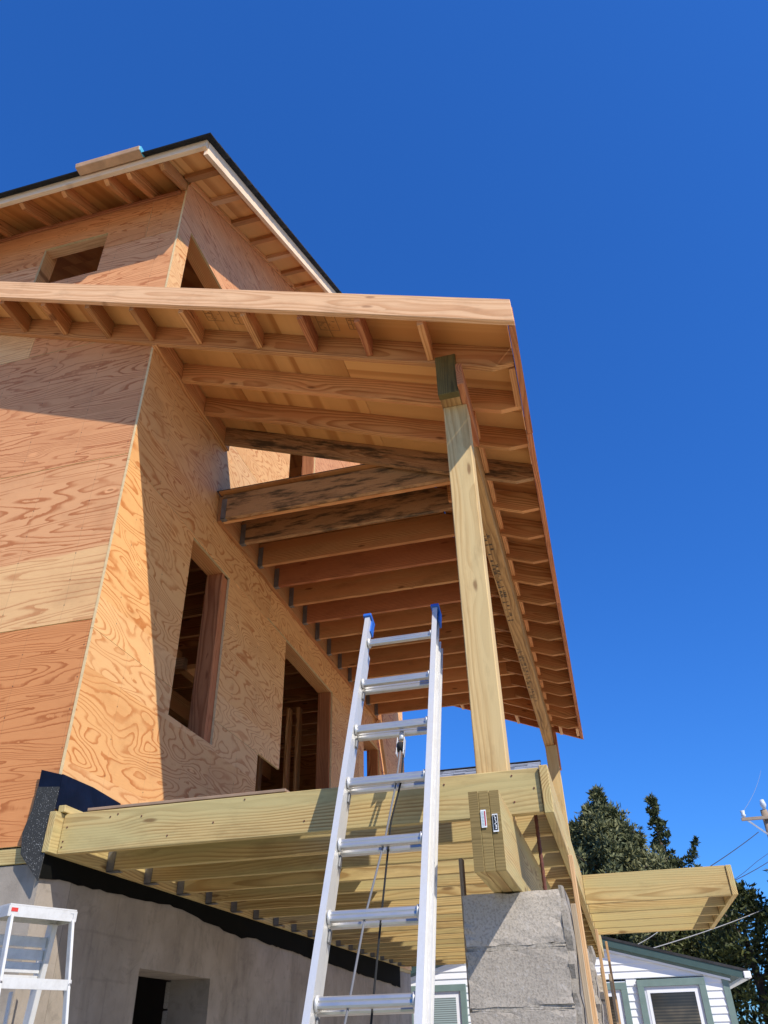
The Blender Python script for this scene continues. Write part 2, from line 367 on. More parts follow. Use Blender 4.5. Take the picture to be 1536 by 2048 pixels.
def prism_mesh(poly, y0, y1, bev=.002):
    bm = bmesh.new()
    a = [bm.verts.new((x, y0, z)) for x, z in poly]; b = [bm.verts.new((x, y1, z)) for x, z in poly]
    n = len(poly)
    bm.faces.new(a); bm.faces.new(b[::-1])
    for i in range(n): bm.faces.new([a[i], b[i], b[(i + 1) % n], a[(i + 1) % n]][::-1])
    bmesh.ops.recalc_face_normals(bm, faces=bm.faces[:])
    if bev: bmesh.ops.bevel(bm, geom=bm.edges[:], offset=bev, segments=1, affect='EDGES', profile=.5)
    me = bpy.data.meshes.new('board'); bm.to_mesh(me); bm.free(); return me
def prism(name, poly, y0, y1, O, xd, zd, mat, parent=None, bev=.002, label=None):
    return link(name, prism_mesh(poly, y0, y1, bev), mat, frame(Vector(O), xd, zd), parent, label)
def sprism(name, poly, y0, y1, O, xd, slope, mat, parent=None, bev=.002, label=None):
    """like prism but the local frame follows the slope so the grain runs along the sloping board"""
    k = math.sqrt(1 + slope * slope); c, s_ = 1 / k, slope / k
    X = Vector(xd).normalized(); Z = Vector((0, 0, 1)); x2 = X * c + Z * s_; z2 = Z * c - X * s_
    cx = sum(p[0] for p in poly) / len(poly); cz = sum(p[1] for p in poly) / len(poly)
    pl = [((x - cx) * c + (z - cz) * s_, (z - cz) * c - (x - cx) * s_) for x, z in poly]
    return prism(name, pl, y0, y1, Vector(O) + X * cx + Z * cz, x2, z2, mat, parent, bev, label)
def box(name, p0, p1, mat, parent=None, grain=0, bev=.002, label=None):
    """axis aligned box; the grain (local X) runs along world axis `grain`"""
    p0 = Vector(p0); p1 = Vector(p1); c = (p0 + p1) / 2; d = p1 - p0
    xd = [(1, 0, 0), (0, 1, 0), (0, 0, 1)][grain]
    zd = (0, 0, 1) if grain != 2 else (1, 0, 0)
    m = frame(c, xd, zd); inv = m.to_3x3().inverted(); h = inv @ (d / 2)
    hx, hy, hz = abs(h.x), abs(h.y), abs(h.z)
    b = min(bev, hx * .4, hy * .4, hz * .4)
    return link(name, prism_mesh([(-hx, -hz), (hx, -hz), (hx, hz), (-hx, hz)], -hy, hy, b), mat, m, parent, label)
def beam(name, a, b, w, h, mat, parent=None, up=(0, 0, 1), bev=.002, label=None):
    """board from a to b, w across, h along up"""
    a = Vector(a); b = Vector(b); L = (b - a).length
    m = frame((a + b) / 2, b - a, up)
    bb = min(bev, w * .3, h * .3, L * .3)
    return link(name, prism_mesh([(-L / 2, -h / 2), (L / 2, -h / 2), (L / 2, h / 2), (-L / 2, h / 2)], -w / 2, w / 2, bb), mat, m, parent, label)
def tube_mesh(pts, r, n=8, caps=True):
    vs, fs = [], []
    pts = [Vector(p) for p in pts]
    prev = None
    for i, p in enumerate(pts):
        t = (pts[min(i + 1, len(pts) - 1)] - pts[max(i - 1, 0)]).normalized()
        u = t.orthogonal().normalized() if prev is None else (prev - t * prev.dot(t)).normalized()
        prev = u; v = t.cross(u); rr = r[i] if isinstance(r, (list, tuple)) else r
        for k in range(n):
            a = 2 * math.pi * k / n; vs.append(p + (u * math.cos(a) + v * math.sin(a)) * rr)
    for i in range(len(pts) - 1):
        for k in range(n):
            fs.append((i * n + k, i * n + (k + 1) % n, (i + 1) * n + (k + 1) % n, (i + 1) * n + k))
    if caps: fs.append(tuple(range(n))[::-1]); fs.append(tuple(range((len(pts) - 1) * n, len(pts) * n)))
    return me_from(vs, fs)
def tube(name, pts, r, mat, parent=None, n=8, label=None):
    o = Vector(pts[0]); me = tube_mesh([Vector(p) - o for p in pts], r, n)
    for p in me.polygons: p.use_smooth = len(pts) > 2 or n > 6
    return link(name, me, mat, Matrix.Translation(o), parent, label)

def plate(name, a0, a1, z0, z1, t, O, xd, mat, parent, holes=(), clip=None, edge=None, label=None, bev=0.0):
    """vertical sheet in local X (grain) / Z with rectangular holes; front face at local y=0, body at y in 0..t"""
    xs = sorted(set([a0, a1] + [v for h in holes for v in h[:2] if a0 < v < a1])); zs = sorted(set([z0, z1] + [v for h in holes for v in h[2:] if z0 < v < z1]))
    def solid(i, j):
        if i < 0 or j < 0 or i >= len(xs) - 1 or j >= len(zs) - 1: return False
        cx = (xs[i] + xs[i + 1]) / 2; cz = (zs[j] + zs[j + 1]) / 2
        return not any(h[0] < cx < h[1] and h[2] < cz < h[3] for h in holes)
    bm = bmesh.new(); vd = {}
    def V(i, j, k):
        if (i, j, k) not in vd: vd[(i, j, k)] = bm.verts.new((xs[i], 0 if k == 0 else t, zs[j]))
        return vd[(i, j, k)]
    for i in range(len(xs) - 1):
        for j in range(len(zs) - 1):
            if not solid(i, j): continue
            bm.faces.new([V(i, j, 0), V(i + 1, j, 0), V(i + 1, j + 1, 0), V(i, j + 1, 0)])
            bm.faces.new([V(i, j, 1), V(i, j + 1, 1), V(i + 1, j + 1, 1), V(i + 1, j, 1)])
            for (di, dj, e) in ((-1, 0, ((i, j), (i, j + 1))), (1, 0, ((i + 1, j + 1), (i + 1, j))), (0, -1, ((i + 1, j), (i, j))), (0, 1, ((i, j + 1), (i + 1, j + 1)))):
                if not solid(i + di, j + dj):
                    f = bm.faces.new([V(*e[0], 0), V(*e[1], 0), V(*e[1], 1), V(*e[0], 1)]); f.material_index = 1 if edge else 0
    if not bm.faces: bm.free(); return None
    if clip:
        for co, no in clip:
            g = bm.verts[:] + bm.edges[:] + bm.faces[:]
            r = bmesh.ops.bisect_plane(bm, geom=g, plane_co=co, plane_no=no, clear_outer=True)
            ed = [e for e in bm.edges if e.is_boundary]
            if ed: bmesh.ops.holes_fill(bm, edges=ed)
        if not bm.faces: bm.free(); return None
    bmesh.ops.recalc_face_normals(bm, faces=bm.faces[:])
    cx = (a0 + a1) / 2; cz = (z0 + z1) / 2
    bmesh.ops.translate(bm, verts=bm.verts[:], vec=(-cx, 0, -cz))
    me = bpy.data.meshes.new('sheet'); bm.to_mesh(me); bm.free()
    m = frame(Vector(O), xd, (0, 0, 1))
    m = m @ Matrix.Translation((cx, 0, cz))
    return link(name, me, [mat, edge] if edge else mat, m, parent, label)

# ================================================================== GROUND
me = me_from([(-400, -400, 0), (400, -400, 0), (400, 800, 0), (-400, 800, 0)], [(0, 1, 2, 3)])
g = link('ground', me, 'ground', Matrix.Identity(4)); tag(g, 'bare dirt yard around the unfinished house', None, kind='structure')

# ================================================================== HOUSE
house = empty('unfinished_house', (0, 0, 0), 'unfinished plywood sheathed house with open window holes and dark shingle roof', 'house')
T = .018
# --- wall A (front, plane y=0, x<0).  local X = world X, local y axis must point to +y : zd x xd = y  -> xd=(1,0,0) gives y=(0,1,0)
XA = -7.5
holesA = [(-1.35, -.72, 7.02, 7.545), (-4.6, -3.6, 3.4, 4.9), (-4.6, -3.6, 6.6, 7.5)]
rows = [(2.445, 3.653, 'ply_orange'), (3.659, 4.874, 'ply_cream'), (4.880, 6.094, 'ply_pink'), (6.100, 7.317, 'ply_pink'), (7.320, 7.90, 'ply_orange')]
for ri, (z0, z1, mt) in enumerate(rows):
    off = [0, 1.22, 0, 1.1, .3][ri]
    x = -.021
    while x > XA:
        L = 2.437 if not (x > -.03 and off) else off
        x0 = max(x - L, XA)
        m_ = mt
        if ri == 3 and x < -.5: m_ = 'ply_cream'
        plate('plywood_panel', x0, x, z0, z1, T, (0, 0, 0), (1, 0, 0), m_, house, holesA, edge='edge')
        x = x0 - .003
# --- wall B (side, plane x=0).  local X = +Y ; y axis = z x x = z x Y = -X -> body inward. good
YB = 7.62
holesB = [(.93, 1.58, 3.41, 4.79), (2.39, 4.28, 2.3, 4.83), (5.50, 6.22, 3.40, 4.78), (2.68, 3.47, 6.05, 7.9), (.17, .98, 6.55, 7.50), (4.6, 5.4, 6.2, 7.6)]
door_keep = (2.39, 2.86, 3.595, 4.83)
S2 = .61
def clipB(cx_unused=None): return None
rowsB = [(2.40, 3.592, 0, 'ply_side'), (3.595, 4.815, .42, 'ply_side'), (4.818, 6.035, 0, 'ply_side'), (6.038, 7.255, 1.25, 'ply_side'), (7.258, 8.475, 0, 'ply_pink'), (8.478, 9.70, 1.2, 'ply_pink'), (9.703, 10.6, 0, 'ply_pink')]
for ri, (z0, z1, off, mt) in enumerate(rowsB):
    y = -.004; first = True
    while y < YB - .02:
        L = 2.437
        if ri == 0 and first: L = 2.394
        elif ri == 1 and first: L = 2.864
        elif first and off: L = off
        y1 = min(y + L, YB)
        first = False
        hs_ = list(holesB)
        if ri == 1 and y < .1: hs_ = [h for h in hs_ if h[0] != 2.39]
        if ri in (2,): hs_ = [h if h[0] != 2.39 else (2.39, 4.28, 2.3, 4.83) for h in hs_]
        clip = None
        if z1 > 7.8:
            n1 = Vector((-S2, 0, 1)).normalized(); n2 = Vector((S2, 0, 1)).normalized()
            clip = [(Vector((0, 0, 8.03)), n1), (Vector((YB, 0, 8.03)), n2)]
        plate('plywood_panel', y, y1, z0, z1, T, (0, 0, 0), (0, 1, 0), mt, house, hs_, clip=clip, edge='edge',
              label='yellowish plywood sheet hanging past the door opening' if (ri == 1 and y < .1) else None)
        y = y1 + .003
# back wall and left wall of house (rough sheathing, hole that shows sky)
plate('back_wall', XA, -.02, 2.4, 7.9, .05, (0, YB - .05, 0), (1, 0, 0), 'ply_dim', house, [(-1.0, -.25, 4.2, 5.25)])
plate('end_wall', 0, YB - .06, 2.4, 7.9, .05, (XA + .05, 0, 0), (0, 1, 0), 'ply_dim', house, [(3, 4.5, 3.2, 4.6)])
# framing
def stud(x, y, z0, z1, alongy=True, mt='fir', nm='stud'):
    if alongy: box(nm, (x - .14, y - .019, z0), (x, y + .019, z1), mt, house, 2)
    else: box(nm, (x - .019, y, z0), (x + .019, y + .14, z1), mt, house, 2)
XI = -T - .001
for i, y in enumerate([.06, .42, .83, 2.0, 2.33, 4.34, 4.75, 5.15, 6.3, 6.7, 7.1, 7.5]):
    stud(XI, y, 2.44, 5.10)
for y in [.06, 1.3, 1.7, 2.1, 2.62, 3.53, 3.9, 4.3, 5.5, 5.9, 6.3, 6.7, 7.1, 7.5]: stud(XI, y, 5.40, 7.85)
for x in np.arange(-.5, -7.2, -.406):
    if not (-4.7 < x < -3.5): stud(x, T + .001, 2.44, 5.10, False)
    if not (-4.7 < x < -3.5) and not (-1.4 < x < -.68): stud(x, T + .001, 5.40, 7.85, False)
stud(-1.375, T + .001, 5.40, 7.85, False); stud(-.695, T + .001, 5.40, 7.85, False)
# openings: jambs, headers, sills
def opening_frame(y0, y1, z0, z1, jamb='firred', sill=True):
    o = box('window_header', (XI - .14, y0 - .04, z1), (XI, y1 + .04, z1 + .14), 'fir', house, 1)
    box('window_jamb', (XI - .14, y0 - .038, z0), (XI, y0, z1), 'fir', house, 2)
    box('window_jamb', (XI - .14, y1, z0), (XI, y1 + .038, z1), jamb, house, 2)
    if sill: box('window_sill', (XI - .14, y0 - .038, z0 - .038), (XI, y1 + .038, z0), 'fir', house, 1)
opening_frame(.93, 1.485, 3.41, 4.79)
box('window_jamb', (XI - .14, 1.524, 3.41), (XI, 1.58, 4.775), 'firred', house, 2)
opening_frame(2.42, 4.25, 2.6, 4.83, sill=False)
opening_frame(5.50, 6.19, 3.40, 4.78)
opening_frame(2.70, 3.44, 6.05, 7.9)
opening_frame(.18, .97, 6.55, 7.50, 'firfresh')
box('window_header', (-1.37, T + .001, 7.545), (-.70, T + .09, 7.66), 'firfresh', house, 0)
box('window_sill', (-1.37, T + .001, 6.98), (-.70, T + .14, 7.02), 'firfresh', house, 0)
# floors, ceilings
box('floor_deck', (XA + .1, .16, 2.40), (-.16, YB - .1, 2.43), 'ply_dim', house, 0, 0)
box('floor_deck', (XA + .1, .16, 5.375), (-.16, YB - .1, 5.395), 'ply_dim', house, 0, 0)
for i in range(18):
    y = .25 + i * .406
    box('interior_joist', (-5.0, y, 5.14), (-.17, y + .038, 5.37), 'fir', house, 0, 0)
box('interior_beam', (-2.1, .2, 4.9), (-2.0, YB - .2, 5.135), 'fir', house, 1)
box('interior_beam', (-1.2, .5, 4.72), (-1.11, 4.6, 4.86), 'fir', house, 1)
box('interior_beam', (-4.6, 2.9, 4.72), (-.4, 3.0, 4.9), 'fir', house, 0)
box('interior_beam', (-4.6, 1.9, 4.2), (-.5, 1.96, 4.3), 'fir', house, 0)
for i in range(12):
    y = .4 + i * .55
    box('partition_stud', (-2.6, y, 2.44), (-2.51, y + .038, 4.9), 'fir', house, 2, 0)
for x in (-.5, -.62, -.95, -1.35): box('partition_stud', (x, 4.5, 2.44), (x + .038, 4.59, 4.8), 'fir', house, 2, 0)
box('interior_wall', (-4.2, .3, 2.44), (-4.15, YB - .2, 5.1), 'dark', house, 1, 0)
# foundation
plate('foundation_wall', -7.3, -.012, -.1, 2.36, .25, (0, .012, 0), (1, 0, 0), 'stucco', house)
plate('foundation_wall', .265, 7.6, -.1, 2.36, .28, (-.012, 0, 0), (0, 1, 0), 'stucco', house, [(1.03, 1.925, 1.25, 1.995)])
box('mud_sill', (-7.3, .006, 2.365), (-.03, .2, 2.438), 'pt', house, 0)
box('mud_sill', (-.2, .202, 2.363), (-.008, 7.6, 2.398), 'pt', house, 1)
for k, (za, zb) in enumerate([(1.25, 1.43), (1.44, 1.63), (1.64, 1.83), (1.84, 1.99)]):
    box('concrete_block', (-.33, 1.927, za), (-.03, 2.0, zb), 'cmu', house, 0, .006)
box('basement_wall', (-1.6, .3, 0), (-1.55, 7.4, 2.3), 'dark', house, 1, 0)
# --- upper roof.  plane bottom z = 8.04 + .61*y , front slope; ridge at y=3.81
RB = 8.03
def ztop(y): return RB + S2 * (y if y < YB / 2 else YB - y)
ridge = YB / 2
n_ = math.sqrt(1 + S2 * S2)
sx0, sx1 = XA - .4, .365
for sgn, name in ((1, 'front'), (-1, 'back')):
    def P(x, y, dz): yy = y if sgn == 1 else YB - y; return (x, yy, RB + S2 * y + dz)
    # sheathing boards as individual sheets (visible from below at the eaves)
    xs = [sx0 + (sx1 - sx0) * k / 4 for k in range(5)]
    for k in range(4):
        ys = [-.385, .8, 2.0, 3.2, ridge]
        for j in range(4):
            xa, xb, ya, yb = xs[k] + .002, xs[k + 1] - .002, ys[j] + .002, ys[j + 1] - .002
            if k == 3: xb = sx1
            if k == 3 and sgn == 1 and j < 3: pass
            m = frame(Vector(P((xa + xb) / 2, (ya + yb) / 2, .008)), (1, 0, 0), (0, S2 * sgn * -1, 1))
            hx = (xb - xa) / 2; hl = (yb - ya) / 2 * n_
            me = prism_mesh([(-hx, -.008), (hx, -.008), (hx, .008), (-hx, .008)], -hl, hl, 0)
            link('roof_sheathing', me, 'ply_roof', m, house)
    # shingle courses
    nc = 30
    for j in range(nc):
        ya = -.475 + (ridge + .475) * j / nc; yb = -.475 + (ridge + .475) * (j + 1.35) / nc; yb = min(yb, ridge)
        a = Vector(P(0, ya, .030)); b = Vector(P(0, yb, .018)); c = (a + b) / 2
        dirv = (b - a); L = dirv.length
        m = frame(c + Vector(((sx0 + .435 - .4) / 2, 0, 0)), (1, 0, 0), Vector((1, 0, 0)).cross(dirv) * sgn)
        hx = (.46 - (sx0 - .04)) / 2
        vs = []; N = 60
        poly = []
        m = frame(Vector(((.46 + sx0 - .04) / 2, c.y, c.z)), (1, 0, 0), Vector((1, 0, 0)).cross(dirv) * sgn)
        me = prism_mesh([(-hx, -.005), (hx, -.005), (hx, .005), (-hx, .005)], -L / 2, L / 2, 0)
        link('shingle_course', me, 'shingle', m, house)
# front fascia and its extension
box('fascia_board', (XA - .4, -.42, 7.705), (.398, -.382, 7.845), 'primed', house, 0)
# rafter tails under front eave
tails = [-.049, -.356, -.568, -.978, -1.393, -1.824] + [-2.23 - .41 * i for i in range(13)]
for x in tails:
    poly = [(.30, 7.885 + .61 * .30), (0, 7.885), (-.33, 7.885 - .61 * .33), (-.378, 7.70), (-.378, RB - .61 * .378 - .004), (.30, RB + .61 * .30 - .004)]
    w = .038 if x != -.049 else .040
    O = Vector((x + .019, 0, 0)); sprism('rafter_tail', poly, -w / 2, w / 2, O, (0, 1, 0), S2, 'firfresh' if False else 'fir', house)
box('soffit_trim', (XA, -.022, 7.845), (-.06, -.002, 7.885), 'firred', house, 0)
# gable rake on the right (x .36-.40): board follows slope
def rake(y0, y1, x0, x1, zt, zb, mt, nm, lab=None):
    poly = [(y0, RB + S2 * y0 + zb), (y1, RB + S2 * y1 + zb), (y1, RB + S2 * y1 + zt), (y0, RB + S2 * y0 + zt)]
    return sprism(nm, poly, -(x1 - x0) / 2, (x1 - x0) / 2, Vector(((x0 + x1) / 2, 0, 0)), (0, 1, 0), S2, mt, house, label=lab)
rake(-.382, ridge, .366, .404, .014, -.155, 'primed', 'rake_board', 'sunlit gable rake board under the dark shingles')
prism('rake_board', [(-ridge, 0), (.42, 0), (.42, .17), (-ridge, .17)], -.019, .019, Vector((.385, YB, RB - .155)), Vector((0, 1, -S2)), (0, 0, 1), 'firfresh', house)
# lookouts under gable overhang (flat boards wall -> rake)
for i in range(10):
    y = -.05 + i * .42
    z = RB + S2 * y
    m = frame(Vector((.183, y, z - .022)), (1, 0, 0), (0, -S2, 1))
    me = prism_mesh([(-.182, -.019), (.182, -.019), (.182, .019), (-.182, .019)], -.045, .045, .002)
    link('lookout', me, 'firfresh' if i % 3 == 1 else 'fir', m, house)
rake(.0, ridge, .001, .02, -.002, -.07, 'fir', 'frieze_board')
# corner membrane
def sheet(name, pts, off, mat, parent, thick=.004, label=None):
    pts = [Vector(p) for p in pts]; n = len(pts); off = Vector(off)
    vs = pts + [p + off * thick for p in pts]
    fs = [tuple(range(n)), tuple(range(n, 2 * n))[::-1]] + [(i, (i + 1) % n, n + (i + 1) % n, n + i) for i in range(n)]
    c = sum(pts, Vector()) / n
    me = me_from([v - c for v in vs], fs); bm = bmesh.new(); bm.from_mesh(me); bmesh.ops.recalc_face_normals(bm, faces=bm.faces[:]); bm.to_mesh(me); bm.free()
    return link(name, me, mat, Matrix.Translation(c), parent, label)
sheet('waterproof_membrane', [(-.108, -.02, 2.715), (-.112, -.02, 2.60), (-.135, -.02, 2.50), (-.118, -.02, 2.40), (-.05, -.022, 2.335), (.012, -.024, 2.275), (.016, -.022, 2.42), (.016, -.02, 2.705)], (0, -1, 0), 'gran', house, .006, 'granular black membrane flap at the wall corner')
sheet('waterproof_membrane', [(-.108, -.018, 2.712), (.016, -.018, 2.702), (.016, -.018, 2.765), (-.108, -.022, 2.80)], (0, -1, 0), 'navy', house, .005, 'shiny navy strip at the top of the corner membrane')
sheet('waterproof_membrane', [(.014, -.02, 2.60), (.014, .60, 2.60), (.014, .53, 2.755), (.014, .25, 2.772), (.014, -.02, 2.768)], (1, 0, 0), 'navy', house, .005, 'navy membrane strip lapped up the side wall')
# membrane band under the deck ledger with ragged lower edge
pts = [(-.002, -.01, 2.40), (-.002, 7.0, 2.40)]
yy = 7.0
rr = random.Random(3)
while yy > 0:
    base = float(np.interp(yy, [0, 1, 1.3, 2.42, 2.45, 3.8, 7], [2.30, 2.325, 2.34, 2.255, 2.285, 2.25, 2.19]))
    pts.append((-.002, yy, base + rr.uniform(-.007, .007))); yy -= rr.uniform(.04, .14)
pts.append((-.002, -.01, 2.29))
sheet('waterproof_membrane', pts, (1, 0, 0), 'black', house, .004, 'black membrane band below the deck ledger')

# ================================================================== PORCH ROOF
porch = empty('porch_roof', (1.2, 3.2, 4.8), 'open timber porch roof with exposed rafters and overhanging eave', 'roof frame')
S = .39
def Rb(x): return 5.885 - S * x
def Rt(x): return 6.065 - S * x
ry = [-.04 + .393 * k for k in range(18)]
for k, y in enumerate(ry):
    if k < 4 or k >= 16:
        x0 = .04 if k else -3.5
        poly = [(x0, Rb(x0)), (2.42, Rb(2.42)), (2.552, Rb(2.42) + .006), (2.552, Rt(2.552)), (x0, Rt(x0))]
    else:
        x0 = 1.86
        poly = [(x0, Rb(x0)), (2.42, Rb(2.42)), (2.552, Rb(2.42) + .006), (2.552, Rt(2.552)), (x0, Rt(x0))]
    sprism('rafter', poly, 0, .038, Vector((0, y, 0)), (1, 0, 0), -S, 'fir' if k not in (3,) else 'firstain', porch)
# horizontal ceiling joists
for k in range(13):
    y = 1.225 + .3885 * k
    poly = [(.041, 5.14), (2.2, 5.14), (2.2, 5.19), (1.74, 5.372), (.041, 5.372)]
    prism('ceiling_joist', poly, 0, .038, Vector((0, y, 0)), (1, 0, 0), (0, 0, 1), 'firstain' if k < 2 else ('firred' if k in (3, 5) else 'fir'), porch,
          label='water stained dark ceiling joist' if k < 2 else None)
    # hanger
    h = bmesh.new()
    hm = box('joist_hanger', (.042, y - .004, 5.132), (.085, y - .001, 5.33), 'galv', porch, 2, 0)
    box('joist_hanger', (.042, y - .004, 5.134), (.085, y + .042, 5.139), 'galv', porch, 1, 0)
prism('ceiling_joist', [(.041, 5.14), (2.2, 5.14), (2.2, 5.19), (1.74, 5.372), (.041, 5.372)], 0, .038, Vector((0, 1.27, 0)), (1, 0, 0), (0, 0, 1), 'fir', porch)
# ledgers
box('ledger_board', (.001, -.03, 5.86), (.039, 1.24, 6.045), 'fir', porch, 1)
box('ledger_board', (.001, 1.245, 5.13), (.039, 6.3, 5.375), 'fir', porch, 1)
box('ledger_board', (.001, 5.9, 5.86), (.039, 7.1, 6.04), 'fir', porch, 1)
# sheathing above rafters (sheets, seams seen from below)
def roofsheet(xa, xb, ya, yb, mt='ply_roof', gy=False):
    xm = (xa + xb) / 2; L = (xb - xa) * math.sqrt(1 + S * S)
    if gy:
        m = frame(Vector((xm, (ya + yb) / 2, Rt(xm) + .010)), (0, 1, 0), (S, 0, 1)); hx = (yb - ya) / 2; hy = L / 2
    else:
        m = frame(Vector((xm, (ya + yb) / 2, Rt(xm) + .010)), (1, 0, -S), (S, 0, 1)); hx = L / 2; hy = (yb - ya) / 2
    link('roof_sheathing', prism_mesh([(-hx, -.008), (hx, -.008), (hx, .008), (-hx, .008)], -hy, hy, .0008), mt, m, porch)
for ya, yb, xsplit in ((-.341, .56, (-3.5, -1.0, .55, 1.41, 2.553)), (.564, 1.185, (.003, .43, 1.45, 2.553))):
    for i in range(len(xsplit) - 1):
        xa, xb = xsplit[i] + .002, xsplit[i + 1] - .002
        if xb < .1: roofsheet(xa, xb, ya, -.001)
        elif xa < 0: roofsheet(xa, -.02, ya, -.001); roofsheet(.0, xb, ya, yb)
        else: roofsheet(xa, xb, ya, yb, 'ply_roof', i == len(xsplit) - 2)
yy = 1.19
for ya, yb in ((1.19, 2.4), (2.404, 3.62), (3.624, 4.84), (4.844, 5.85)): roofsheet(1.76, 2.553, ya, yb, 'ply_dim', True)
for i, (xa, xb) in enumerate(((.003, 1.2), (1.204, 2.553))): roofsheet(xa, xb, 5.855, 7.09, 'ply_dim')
# flat terrace sheathing over the joists
for i, (ya, yb) in enumerate(((1.19, 2.53), (2.534, 3.75), (3.754, 4.97), (4.974, 5.85))):
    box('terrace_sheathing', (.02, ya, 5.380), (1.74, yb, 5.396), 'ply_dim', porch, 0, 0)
def grade_stamp(x0, y0, w, d, seed):
    r_ = random.Random(seed); bm = bmesh.new()
    def q_(xa, xb, ya, yb):
        f = lambda x: Rt(x) - .0005
        bm.faces.new([bm.verts.new(v) for v in ((xa, ya, f(xa)), (xb, ya, f(xb)), (xb, yb, f(xb)), (xa, yb, f(xa)))])
    t = .005
    for (a, b, c_, e) in ((0, w, 0, t), (0, w, d - t, d), (0, t, 0, d), (w - t, w, 0, d), (w * .45, w * .45 + t, 0, d), (0, w * .45, d * .5, d * .5 + t)): q_(x0 + a, x0 + b, y0 + c_, y0 + e)
    for i in range(14):
        a = x0 + r_.uniform(.05, .9) * w; b = y0 + r_.uniform(.1, .85) * d; q_(a, a + r_.uniform(.006, .022), b, b + .005)
    me = bpy.data.meshes.new('stamp'); bm.to_mesh(me); bm.free(); link('printed_stamp', me, 'inkfaint', Matrix.Identity(4), porch)
grade_stamp(.50, -.27, .13, .14, 1); grade_stamp(.70, -.26, .10, .15, 2); grade_stamp(1.34, -.25, .14, .15, 3); grade_stamp(1.55, -.22, .06, .10, 4)
# added unseen cover sheets that stop sun leaking through the sheathing seams
def leak_cover(x0, x1, ya, yb):
    prism('sun_leak_cover', [(x0, Rt(x0) + .021), (x1, Rt(x1) + .021), (x1, Rt(x1) + .026), (x0, Rt(x0) + .026)], 0, yb - ya, Vector((0, ya, 0)), (1, 0, 0), (0, 0, 1), 'leak_cover', porch, 0)
leak_cover(-3.5, -.005, -.34, -.002); leak_cover(-.005, 2.556, -.34, 1.187); leak_cover(1.75, 2.556, 1.188, 5.852); leak_cover(.003, 2.556, 5.853, 7.088)
box('sun_leak_cover', (.003, 1.19, 5.398), (1.748, 5.85, 5.403), 'leak_cover', porch, 0, 0)
# front rake board
def Kb(x): return 5.935 - S * x
sprism('rake_board', [(-3.5, Kb(-3.5)), (2.594, Kb(2.594)), (2.590, Kb(2.594) + .188), (-3.5, Kb(-3.5) + .188)], 0, .038, Vector((0, -.38, 0)), (1, 0, 0), -S, 'firfresh', porch, .003, 'long pale sunlit rake board along the front of the porch roof')
sprism('rake_board', [(0, Kb(0)), (2.594, Kb(2.594)), (2.594, Kb(2.594) + .185), (0, Kb(0) + .185)], 0, .038, Vector((0, 7.09, 0)), (1, 0, 0), -S, 'firred', porch, .003)
# front lookouts
for x in (-3.2, -2.8, -2.4, -2.01, -1.61, -1.211, -.808, -.402, -.015, .389, .863, 1.266, 1.645, 2.034):
    box('lookout', (x, -.341, Rb(x) + .012), (x + .038, -.042, Rt(x) - .01), 'fir' if x < 1.2 or x > 1.9 else 'firred', porch, 1)
for x in (.45, 1.0, 1.75, 2.3): box('lookout', (x, 6.682 + .04, Rb(x) + .02), (x + .038, 7.088, Rt(x) - .01), 'firfresh', porch, 1)
# eave sub-fascia
for i, (ya, yb) in enumerate(((-.342, .62), (.623, 3.1), (3.103, 7.085))):
    box('fascia_board', (2.556 + .002 * (i == 0), ya, 4.925), (2.592 + .004 * (i == 0), yb, 5.085), 'firred', porch, 1)
box('nailer_block', (2.515, .005, 4.938), (2.553, .35, 5.06), 'fir', porch, 1)
box('nailer_block', (2.515, 6.70, 4.938), (2.553, 7.0, 5.06), 'firfresh', porch, 1)
# carrying beam
box('carrying_beam', (2.085, .0, 4.80), (2.205, 7.02, 5.115), 'lvl', porch, 1, .003, 'glued carrying beam stamped with black printing')
box('beam_end', (2.082, -.055, 4.79), (2.208, -.002, 5.11), 'ptdark', porch, 2, .004, 'dark green beam end above the front post')
box('scrap_block', (2.208, -.10, 4.80), (2.246, .50, 4.97), 'firred', porch, 1)
box('beam_side_strip', (2.207, .52, 5.06), (2.24, 6.9, 5.13), 'fir', porch, 1)
box('scrap_block', (2.21, 6.86, 4.53), (2.25, 7.05, 5.0), 'firred', porch, 2)
# stamped print on beam bottom (unreadable blocks of letters)
def stamp(y0, y1, rows_, par, seed, x0=2.098, sc=1.0):
    r_ = random.Random(seed); bm = bmesh.new(); y = y0
    while y < y1:
        w = r_.uniform(.012, .03)
        for row in range(rows_):
            if r_.random() < .25: continue
            xa = x0 + row * .028; h = .022
            for seg in range(2):
                yo = y + seg * w * .5
                if r_.random() < .2: continue
                v = [bm.verts.new(p) for p in ((xa, yo, 4.7985), (xa + h, yo, 4.7985), (xa + h, yo + w * .32, 4.7985), (xa, yo + w * .32, 4.7985))]; bm.faces.new(v)
            v = [bm.verts.new(p) for p in ((xa, y, 4.7983), (xa + h * .25, y, 4.7983), (xa + h * .25, y + w * .8, 4.7983), (xa, y + w * .8, 4.7983))]; bm.faces.new(v)
        y += w + r_.choice([.008, .008, .05])
    bmesh.ops.recalc_face_normals(bm, faces=bm.faces[:])
    me = bpy.data.meshes.new('stamp'); bm.to_mesh(me); bm.free()
    return link('printed_stamp', me, 'ink', Matrix.Identity(4), par)
stamp(1.55, 3.05, 2, porch, 4); stamp(3.7, 5.2, 2, porch, 9)

# posts
def post(y, top, label):
    o = box('support_post', (2.09, y, 2.40), (2.232, y + .14, top), 'ptpost', None, 2, .004)
    return tag(o, label, 'post', 'posts carrying the porch beam')
post(.075, 4.80, 'pale square timber post standing right of the ladder, its top half shaded')
post(6.82, 4.80, 'shaded square timber post at the far end of the porch beam')

